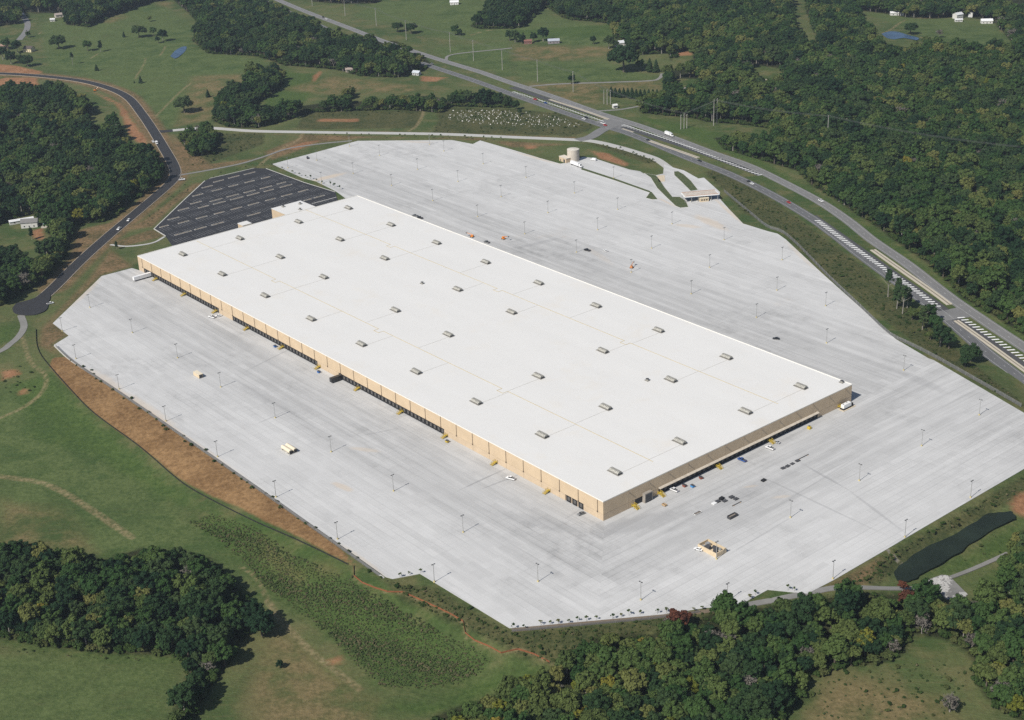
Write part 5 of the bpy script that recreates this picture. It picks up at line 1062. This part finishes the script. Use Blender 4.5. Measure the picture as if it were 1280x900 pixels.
# tan walled pen with equipment
t = thing('equipment_pen', 'tan walled equipment pen with machines inside standing in the yard', 'equipment pen', G(890, 688), UANG)
for a in ((-7, 7, -4.2, -3.8), (-7, 7, 3.8, 4.2), (-7, -6.6, -3.8, 3.8), (6.6, 7, -3.8, 3.8)): MB().box(*a, 0, 2.8).build('pen_wall', TANM, t)
MB().box(-6.5, 6.5, -3.7, 3.7, .0, .9).build('plinth', TANM, t)
for x, y, l, w_, h in ((-4, 1.5, 1.4, 1.2, 2.0), (-1.5, -1.2, 2.0, 1.3, 1.8), (1.6, 1.4, 1.6, 1.5, 2.2), (4.0, -.8, 1.2, 2.2, 2.0), (-4.2, -2, .9, .9, 1.6), (4.3, 2.2, .9, .8, 1.6)): MB().box(x - l, x + l, y - w_ / 1.6, y + w_ / 1.6, .9, .9 + h, 0, .15).build('machine', DGR if l > 1.3 else GALV, t)
# twin cream tanks
t = thing('fuel_tank_skid', 'pair of cream tanks on a low skid standing alone in the yard', 'fuel tanks', G(361.5, 563.5), UANG + math.pi)
MB().box(-5.6, 5.6, -3.6, 3.6, 0, .35).build('skid', CONC, t)
for s in (-1, 1):
    k = MB(); a = [math.pi * 2 * i / 16 for i in range(16)]; k.add([(-5, s * 1.7 + 1.35 * math.cos(x), 1.8 + 1.35 * math.sin(x)) for x in a] + [(5, s * 1.7 + 1.35 * math.cos(x), 1.8 + 1.35 * math.sin(x)) for x in a], [(i, (i + 1) % 16, 16 + (i + 1) % 16, 16 + i)[::-1] for i in range(16)] + [tuple(range(16)), tuple(reversed(range(16, 32)))])
    tk = k.build('tank', CREAM, t); MB().box(5.0, 5.5, s * 1.7 - 1, s * 1.7 + 1, .3, 2.4).build('pump_cabinet', BLK, tk)
    for x in (-3.4, 3.4): MB().box(x - .4, x + .4, s * 1.7 - 1.2, s * 1.7 + 1.2, .3, .9).build('saddle', DGR, t)
t = thing('site_container', 'tan site container with dark end door near a yard pole', 'container', G(248, 470.5), UANG + math.pi)
MB().box(-4.2, 4.2, -1.6, 1.6, .15, 2.9).build('shell', TANM, t); MB().box(4.2, 4.28, -1.3, 1.3, .3, 2.6).build('door', DGR, t); MB().box(-4.3, 4.3, -1.7, 1.7, 2.9, 3.05).build('roof', CREAM, t)
for x in (-3.5, 3.5): MB().box(x - .3, x + .3, -1.5, 1.5, 0, .16).build('skid_beam', DGR, t)
# generator at the right end of the building
u, v = UV(1059, 509.5); t = thing('generator_set', 'white generator housing on a black base beside the warehouse corner', 'generator', BP(u, v), VANG)
MB().box(-6.8, 6.0, -2.6, 2.6, 0, .25).build('pad', M('pad_tan', (.58, .50, .38)), t); MB().box(-5.6, 4.2, -1.6, 1.6, .25, 1.2).build('base_frame', BLK, t); MB().box(-5.2, 2.6, -1.35, 1.35, 1.2, 3.7, 0, .1).build('housing', WHT, t); MB().box(3.0, 4.6, -1.2, 1.2, .3, 2.6).build('radiator', BLK, t)
for x in (-4.5, -1.0): MB().cyl(x, 0, 3.7, 4.4, .3, .3).build('exhaust', GALV, t)
t = thing('gate_barrier', 'yellow steel bollard cluster standing off the short dock side', 'bollards', G(1011.5, 536), UANG)
MB().box(-1.2, 1.2, -1.0, 1.0, 0, 1.9, 0, .2).build('guard_frame', YEL, t); MB().box(-.5, .5, -.5, .5, 1.9, 2.3).build('valve_box', DGR, t)
# loose things on the concrete
def skip(px, py, rz, L, W_, H_, mat, label, name='waste_skip', cat='skip'):
    t = thing(name, label, cat, G(px, py), rz); h, w_ = L / 2, W_ / 2
    MB().box(-h, h, -w_, w_, .1, .3).build('floor_plate', DGR, t)
    for a in ((-h, h, -w_, -w_ + .12), (-h, h, w_ - .12, w_), (-h, -h + .12, -w_ + .12, w_ - .12), (h - .12, h, -w_ + .12, w_ - .12)): MB().box(*a, .1, H_).build('side_wall', mat, t)
    MB().box(-h * .8, h * .8, -w_ * .7, w_ * .7, .3, H_ * .8, 0, .35).build('contents', M('rubble_fill', (.20, .17, .14), var=.4, scale=1.5), t)
skip(915.5, 646.5, VANG, 6.6, 2.6, 1.7, DGR, 'long dark open waste skip facing the short dock side'); skip(872, 641.5, VANG, 5.6, 2.2, .5, WHT, 'low white flatbed platform on the concrete', 'flatbed_platform', 'platform'); skip(830.5, 632, UANG, 2.8, 1.8, 1.1, M('crate_wood', (.45, .30, .15)), 'small wooden crate near the drive-in door', 'wooden_crate', 'crate')
def stack(px, py, rz, n_, mat, label, name='pallet_stack', cat='pallets', l=1.3):
    t = thing(name, label, cat, G(px, py), rz)
    for k in range(n_): MB().box(-l, l, -l * .75, l * .75, .02 + k * .32, .24 + k * .32).build('pallet', mat, t).rotation_euler[2] = rng.uniform(-.08, .08)
BLU = M('blue_plastic', (.03, .14, .42)); RUST = M('rust_red', (.26, .07, .04))
for i, (px, py, k, m, lab) in enumerate([(897,627.5,3,DGR,'dark stacked panels left in the middle of the yard litter'),(902,624,4,BLK,'tall black stack in the yard litter'),(906,626.5,2,DGR,'low black stack in the yard litter'),(893,629.5,2,WHT,'low white stack in the yard litter'),(914.5,622,3,DGR,'grey stack beside the black yard litter'),(920,624,2,DGR,'flat grey stack beyond the black yard litter'),(954.5,601,3,BLK,'black square stack alone on the concrete'),(979,585.5,2,DGR,'first dark bundle of the row of bundles'),(984.5,583,2,DGR,'second dark bundle of the row of bundles'),(990.5,579.8,1,DGR,'third flat bundle of the row of bundles'),(997,576.3,2,DGR,'fourth dark bundle of the row of bundles')]):
    stack(px, py, VANG + rng.uniform(-.2, .2), k, m, lab, l=1.5)
t = thing('steel_beam', 'long dark steel beam lying beyond the row of bundles', 'beam', G(1004, 571.5), VANG); MB().box(-5, 5, -.22, .22, .15, .4).build('web', DGR, t); MB().box(-4, -3.6, -.6, .6, 0, .15).box(3.6, 4, -.6, .6, 0, .15).build('timber', M('crate_wood', None), t)
t = thing('steel_beam', 'thin steel beam lying beside the black yard litter', 'beam', G(921, 630), VANG); MB().box(-4, 4, -.18, .18, .15, .4).build('web', DGR, t); MB().box(-3, -2.6, -.6, .6, 0, .15).box(2.6, 3, -.6, .6, 0, .15).build('timber', M('crate_wood', None), t)
def tank_bin(px, py, mat, label):
    t = thing('wheeled_bin', label, 'bin', G(px, py), UANG + rng.uniform(-.4, .4)); MB().box(-1.0, 1.0, -.8, .8, .2, 1.5, 0, -.12).build('body', mat, t); MB().box(-1.15, 1.15, -.95, .95, 1.5, 1.62).build('lid', DGR, t)
    for a in (-.7, .7): MB().wheel(a, -.7, .2, .2, .12).build('wheel', TYRE, t)
tank_bin(344, 434, BLU, 'blue bin on the concrete beside a long side stair'); tank_bin(398.5, 466, BLU, 'blue bin beside the stair at the second dock gap'); tank_bin(865.5, 609, M('light_blue_plastic', (.05, .25, .55)), 'bright blue bin near the shaded docks'); tank_bin(855.5, 608.5, RUST, 'rust red bin beside the white pickup'); tank_bin(876, 598.5, RUST, 'small red bin at the shaded docks'); tank_bin(364.5, 437.5, WHT, 'white bin in front of a long side dock door'); tank_bin(559, 553, YEL, 'yellow bin at the end of the third dock row')

# ------------------------------------------------------------------ water tank, pump house, gate
c = G(716.5, 200.5); t = thing('water_tank', 'tall pale cylindrical water tank beside the apron', 'water tank', c)
TNK = M('tank_shell', (.50, .45, .38), var=.05); MB().cyl(0, 0, 0, 12.0, 6.1, 6.1, 36).build('shell', TNK, t); MB().cyl(0, 0, 12, 12.8, 6.2, .6, 36).build('roof', M('tank_roof', (.56, .52, .45)), t)
MB().cyl(0, 0, -.3, .3, 7.0, 7.0, 36).build('foundation', CONC, t); MB().box(6.1, 6.5, -.35, .35, 0, 12.6).build('ladder', GALV, t)
az = math.atan2(*(G(713, 203.5) - G(700, 198.5))[[1, 0]])
t = thing('pump_house', 'tan pump house in front of the water tank', 'pump house', G(706.5, 201.5), az); MB().box(-6.0, 6.0, -3.2, 3.2, -.2, 4.4).build('wall', TAN, t); MB().box(-6.3, 6.3, -3.5, 3.5, 4.4, 4.8).build('roof', M('pump_roof', (.62, .56, .47)), t); MB().box(1.5, 4.2, -3.28, -3.2, 0, 3.2).build('roller_door', DGR, t); MB().box(-4.2, -3.0, -3.27, -3.2, 0, 2.2).build('door', DGR, t)
q0, q1, q2 = G(851, 240.6, 6), G(894, 237, 6), G(855, 246, 6); e = (q1 - q0); Lc = float(np.linalg.norm(e)); az = math.atan2(e[1], e[0]); nrm = np.array([math.sin(az), -math.cos(az), 0]); Wc = float((q2 - q0) @ nrm)
cen = (q0 + q1) / 2 + nrm * Wc / 2; t = thing('gate_canopy', 'long white gate canopy spanning the truck lanes', 'gate canopy', (cen[0], cen[1], 0), az)
MB().box(-Lc / 2, Lc / 2, -Wc / 2, Wc / 2, 5.0, 6.0).build('fascia', WHT, t); MB().box(-Lc / 2 + .8, Lc / 2 - .8, -Wc / 2 + .8, Wc / 2 - .8, 5.9, 6.08).build('roof_deck', M('canopy_deck', (.50, .44, .38), var=.15), t)
for y in (-Wc / 2 + .5, Wc / 2 - .8): MB().box(-Lc / 2 + .5, Lc / 2 - .5, y, y + .35, 6.0, 6.3).build('roof_trim', M('rust_trim', (.36, .17, .08)), t)
for x in np.linspace(-Lc / 2 + 1, Lc / 2 - 1, 6):
    for y in (-Wc / 2 + 1, Wc / 2 - 1): MB().box(x - .2, x + .2, y - .2, y + .2, 0, 5.0).build('post', GALV, t)
p = G(879.5, 251); t = thing('guard_booth', 'tan guard booth under the gate canopy', 'booth', p, az); MB().box(-4.2, 4.2, -2.6, 2.6, 0, 3.2).build('wall', TANM, t); MB().box(-4.5, 4.5, -2.9, 2.9, 3.2, 3.5).build('roof', CREAM, t)
for x in (-2.3, 0, 2.3): MB().box(x - .8, x + .8, -2.66, -2.6, 1.1, 2.3).build('window', GLASS, t)
for sx, lab in ((-6.5, 'pale bollard left of the guard booth'), (6.5, 'pale bollard right of the guard booth'), (-13, 'pale bollard in the left gate lane')):
    q = np.array(p) + np.array([math.cos(az), math.sin(az), 0]) * sx + nrm * 1; k = thing('bollard', lab, 'bollard', q, az, 'bollards at the gate'); MB().cyl(0, 0, 0, 1.3, .4, .4).build('post', WHT, k); MB().cyl(0, 0, 1.3, 1.5, .4, .1).build('cap', YEL, k)

# ------------------------------------------------------------------ fences
CHAIN, n_, b_ = new_mat('chain_link'); tr = n_.nodes.new('ShaderNodeBsdfTransparent'); mx = n_.nodes.new('ShaderNodeMixShader'); mx.inputs[0].default_value = .42
b_.inputs['Base Color'].default_value = (.20, .20, .20, 1); n_.links.new(tr.outputs[0], mx.inputs[1]); n_.links.new(b_.outputs[0], mx.inputs[2]); n_.links.new(mx.outputs[0], n_.nodes['Material Output'].inputs[0])
def fence(px, label, H_=2.4, step=8.0, mat=CHAIN, pm=GALV, name='chain_link_fence', sm=3):
    L = smooth_line(TP(px), sm); S, A = resample(L, step); o = S[0].copy(); o[2] = float(height(o[0], o[1]))
    t = thing(name, label, 'fence', o); z = height(S[:, 0], S[:, 1])
    pmn = MB().cyl(0, 0, -.4, H_ + .1, .09, .09, 6).mesh('post', pm)
    for i in range(len(S)): obj('post', pmn, t, (S[i, 0] - o[0], S[i, 1] - o[1], z[i] - o[2]))
    fab = MB()
    for i in range(len(S) - 1):
        d = np.array([-math.sin(A[i]), math.cos(A[i]), 0]) * .03; a = np.array([S[i, 0], S[i, 1], z[i]]) - o; b = np.array([S[i + 1, 0], S[i + 1, 1], z[i + 1]]) - o; up = np.array([0, 0, H_])
        fab.add([a - d, b - d, b + d, a + d, a - d + up, b - d + up, b + d + up, a + d + up], [(0, 1, 5, 4), (2, 3, 7, 6), (4, 5, 6, 7)])
    fab.build('mesh_panel', mat, t); return t
fence(FEN_L, 'chain link fence along the yard edge above the brown slope'); ribbon(smooth_line(TP([(68,432.5),(90,452),(151,492),(320,609),(420,679.7),(480,722.8)]), 3), 1.0, lift=.45).build('kerb_wall', CONC); tag(bpy.data.objects['kerb_wall'], 'low concrete kerb wall under the left yard fence', 'kerb wall')
fence([(905,240),(922,254),(941,270),(960,285),(978,291),(1000,310),(1036,347),(1075,384),(1111,418),(1130,428),(1167,446.5),(1230,482),(1280,511)], 'chain link fence between the yard and the highway bank', 2.8)
fence([(640,790),(740,781),(830,772.5),(880,765)], 'low wire fence on the bottom yard edge', 1.6, 9)
SILT = M('silt_fabric', (.014, .016, .014)); fence([(45,412),(47,436),(61,457),(95,495),(120,519),(175,559),(225,602),(262,624),(320,653),(375,677),(441,709)], 'low black silt fence along the foot of the brown slope', 1.0, 9, SILT, BARK, 'silt_fence')
REDF = M('red_silt_fabric', (.24, .085, .035)); fence([(442,708),(443,722),(462,733),(490,742),(505,741),(540,757),(580,778),(582,795),(610,808),(626,817),(652,812),(692,831)], 'low rust red silt fence winding below the yard', 1.0, 9, REDF, BARK, 'silt_fence', 3)

# ------------------------------------------------------------------ power line
WOODP = M('weathered_pole', (.36, .34, .31)); PW = [(390.5,7.5,26),(431.5,20,26),(470.5,32.5,26),(508,50,27),(563,65.5,27),(592,76,27),(628,87.5,27),(672,102,27),(716.5,115,25),(759,131,19),(855,161,18),(894,157,29),(1034,178,29),(1300,222,29)]
def ppole(p, h, label, group='tall utility poles beside the highway', arms=1):
    t = thing('utility_pole', label, 'utility pole', p, -.35, group); MB().cyl(0, 0, -1, h, .42, .26, 8).build('pole', WOODP, t)
    for k in range(arms):
        a = MB().box(-.14, .14, -2.6, 2.6, h - 1.4 - k * 2, h - 1.1 - k * 2).build('cross_arm', WOODP, t)
        for y in (-2.4, 0, 2.4): MB().cyl(0, y, h - 1.1 - k * 2, h - .6 - k * 2, .14, .1, 6).build('insulator', GALV, a)
PP = TP([q[:2] for q in PW])
for (x, y, h), p in zip(PW, PP):
    if x < 1200 and x not in (759, 855, 894): ppole(p, h, 'tall pale utility pole on the far side of the highway' if x < 700 else ('utility pole beside the small round tree and farm drive' if x < 800 else 'utility pole rising out of the great wood'))
for x, y, h, l in ((755,130,17,'first pole of the cluster by the short drive'),(759,131,18,'second pole of the cluster by the short drive'),(763,130.5,17,'third pole of the cluster by the short drive'),(851,161.5,16,'first pole of the roadside trio'),(855,161,17,'second pole of the roadside trio'),(858.5,160.5,16,'third pole of the roadside trio'),(892,157,29,'left pole of the tall pair at the wood edge'),(896,155.5,29,'right pole of the tall pair at the wood edge')): ppole(T(x, y), h, l)
for k, (dy, dz) in enumerate(((-2.4, -.6), (0, -.6), (2.4, -.6))):
    pts = []
    for i in range(len(PP) - 1):
        a = PP[i] + [dy * .35, dy * .9, PW[i][2] + dz]; b = PP[i + 1] + [dy * .35, dy * .9, PW[i + 1][2] + dz]
        for s in np.linspace(0, 1, 10, endpoint=False): pts.append(a + (b - a) * s - np.array([0, 0, 4 * s * (1 - s) * np.linalg.norm(b - a) * .018]))
    tag(MB().tube(pts, .07, 4).build('power_cable', M('cable', (.10, .10, .10))), ['lower power cable strung between the utility poles', 'middle power cable strung between the utility poles', 'upper power cable strung between the utility poles'][k], 'cable', 'power cables along the highway')

# ------------------------------------------------------------------ houses and barns
def house(px, py, L, W_, h, rz, wall, roof, label, name='house', pitch=.55, wins=3, z0=0):
    t = thing(name, label, 'house' if name == 'house' else name.replace('_', ' '), T(px, py), rz); wm = M('wall_' + str(wall), wall, var=.05); rm = M('roof_' + str(roof), roof, var=.1); L, W_ = (L * .85, W_ * .85) if py < 130 else (L, W_); a, b = L / 2, W_ / 2
    MB().box(-a, a, -b, b, -1.0, h).add([(-a, -b, h), (-a, b, h), (-a, 0, h + b * pitch), (a, -b, h), (a, b, h), (a, 0, h + b * pitch)], [(0, 2, 1), (3, 4, 5)]).build('wall', wm, t)
    rp = [(b + .5, h - .25), (0, h + b * pitch + .02), (-b - .5, h - .25), (-b - .5, h), (0, h + b * pitch + .3), (b + .5, h)]
    MB().prism(rp, -a - .5, a + .5).build('roof', rm, t).rotation_euler[2] = math.pi / 2
    for i in range(wins):
        x = -a + (i + .7) * L / (wins + .4)
        for s in (-1, 1): w0 = MB().box(x - .6, x + .6, s * b - .04, s * b + .04, 1.0, 2.3).build('window', GLASS, t); MB().box(x - .75, x + .75, s * b - .07, s * b + .07, .85, 1.0).build('sill', WHT, w0)
    MB().box(-.5, .5, -b - .05, -b, 0, 2.1).build('door', DGR, t); return t
WHTW, CRM, BRK, GRYR, DKR = (.60, .59, .56), (.66, .56, .36), (.30, .16, .11), (.30, .29, .28), (.08, .075, .07)
house(38, 283, 15, 9, 5.2, .1, WHTW, (.17, .165, .16), 'white house with grey roof in the left wood clearing'); house(27, 278, 22, 5, 3, .42, WHTW, (.62, .62, .62), 'long narrow white shed beside the grey roofed house', 'shed', .35)
t = thing('swimming_pool', 'round turquoise pool with a pale deck by the house', 'pool', T(60, 281)); MB().cyl(0, 0, 0, 1.3, 4.6, 4.6, 24).build('pool_wall', WHT, t); MB().cyl(0, 0, 1.0, 1.34, 4.2, 4.2, 24).build('water', M('pool_water', (.06, .34, .40), rough=.1), t); MB().box(-4, 4, -9.5, -4.7, 0, 1.1).build('deck', M('deck_boards', (.44, .40, .34)), t)
house(37, 64, 15, 12, 4.5, -.35, CRM, (.075, .06, .052), 'cream gabled house with dark roof above the red soil'); house(6, 60, 12, 8, 4, .3, (.50, .34, .26), (.34, .22, .17), 'reddish roofed house at the far left trees'); house(76, 21, 20, 9, 4, .5, (.52, .48, .42), (.32, .27, .24), 'brown roofed farmhouse against the top left wood'); house(66, 26.5, 8, 6, 3, .1, WHTW, (.6, .6, .6), 'small white shed in front of the brown roofed farmhouse', 'shed'); house(18, 8, 16, 8, 4, .6, WHTW, (.5, .48, .46), 'pale roofed house by the country road')
house(280, 13, 12, 8, 5, .2, WHTW, (.6, .6, .6), 'white house in the top centre wood'); house(281, 4, 10, 8, 4, .3, (.5, .42, .36), (.38, .30, .26), 'tan roofed house behind the white house in the wood'); house(357, 36, 12, 8, 4, .6, WHTW, (.62, .62, .6), 'white roofed shed beside the highway wood', 'shed'); house(521, 93.5, 11, 8, 3.5, -.5, (.5, .5, .5), (.50, .54, .58), 'pale blue roofed house at the wood end'); house(437, 89.5, 12, 7, 3.5, .1, (.42, .36, .30), (.34, .28, .25), 'brown house among the red soil at the wood edge')
house(568, 5.5, 15, 9, 4, 0, (.66, .64, .62), (.72, .72, .72), 'white roofed barn in the top pasture', 'barn'); house(692, 54, 18, 9, 4, .05, (.24, .21, .22), (.36, .39, .44), 'blue grey roofed open barn beside the row of trees', 'barn'); house(660, 54.5, 12, 7, 4, 0, (.22, .10, .08), (.20, .09, .07), 'dark red barn half hidden by the row of trees', 'barn')
house(776, 57.5, 16, 10, 5, .3, WHTW, (.60, .62, .64), 'white farmhouse at the great wood edge'); house(780, 63.5, 8, 6, 3, .2, (.5, .4, .3), (.42, .34, .28), 'small tan shed below the white farmhouse', 'shed'); house(768, 69, 6, 4, 3, .3, WHTW, (.6, .6, .6), 'tiny white shed by the huge round tree', 'shed'); house(768.5, 135, 5, 4, 3.5, .3, WHTW, (.62, .62, .6), 'tiny white shed beside the pole cluster', 'shed'); house(953, 107, 12, 8, 5, .5, (.62, .56, .50), (.52, .44, .38), 'pale house in a gap of the great wood'); house(854, 116, 16, 9, 4, .2, (.35, .3, .26), (.22, .2, .19), 'dark roofed house among the trees by the farm drive')
house(1121, 19, 22, 7, 4, -.05, WHTW, (.66, .66, .66), 'long white barn at the top of the large pasture', 'barn'); house(1197, 23, 14, 10, 6, .5, WHTW, (.58, .58, .58), 'tall white farmhouse beside the large pasture'); house(1213, 21, 10, 7, 6, 1.2, WHTW, (.42, .42, .42), 'narrow white house between the farmhouse and the shed'); house(1233, 29, 18, 9, 4, -.1, WHTW, (.70, .70, .70), 'white metal shed at the right end of the large pasture', 'shed'); house(1198, 27, 12, 5, 3, 0, WHTW, (.6, .6, .6), 'low white garage in front of the tall farmhouse', 'garage')
# white stones of the rough field
STO = [MB().box(-.9, .9, -.5, .5, -.2, 1.1, 0, .15).mesh('white_stone', M('white_stone', (.62, .60, .56))), MB().box(-.6, .6, -.35, .35, -.2, .9, 0, .1).mesh('white_stone', M('white_stone'))]
SF = [(566,137),(640,137.5),(700,146),(738,158),(690,160),(600,156),(556,150)]; a = fill(SF, 5.2, .9); a = a[rng.permutation(len(a))][:270]
for p in a: tag(obj('white_stone', STO[int(rng.integers(2))], None, p, rng.uniform(0, 3), float(rng.uniform(.35, .85))), 'small white stone in the rough field between hedge and frontage road', 'stone', 'white stones in the rough field')
# digger at the red soil bank
t = thing('excavator', 'orange excavator on the red soil by the black road', 'excavator', T(119, 114), .4); MB().box(-1.8, 1.8, -1.3, -.6, 0, .8).box(-1.8, 1.8, .6, 1.3, 0, .8).build('track', BLK, t); MB().box(-1.8, 1.4, -1.2, 1.2, .9, 2.2, 0, .1).build('body', PAINTS['orange'], t); MB().box(.2, 1.4, -1.1, .1, 2.2, 3.2, 0, .1).build('cab', GLASS, t); MB().tube([(1.2, .3, 1.8), (3.6, .3, 4.2), (5.8, .3, 2.2)], [.3, .25, .18], 5).build('boom', PAINTS['orange'], t); MB().box(5.4, 6.3, -.3, .9, 1.2, 2.2, 0, .2).build('bucket', DGR, t)

# ------------------------------------------------------------------ air
hz, n_, b_ = new_mat('haze'); n_.nodes.remove(b_); pv = n_.nodes.new('ShaderNodeVolumePrincipled'); pv.inputs['Color'].default_value = (.72, .85, 1.0, 1); pv.inputs['Density'].default_value = .00005; pv.inputs['Anisotropy'].default_value = .2
n_.links.new(pv.outputs[0], n_.nodes['Material Output'].inputs['Volume'])
tag(MB().box(-3500, 3500, -400, 4200, -25, 470).build('haze', hz), 'thin pale summer haze over the land', None, None, 'stuff')
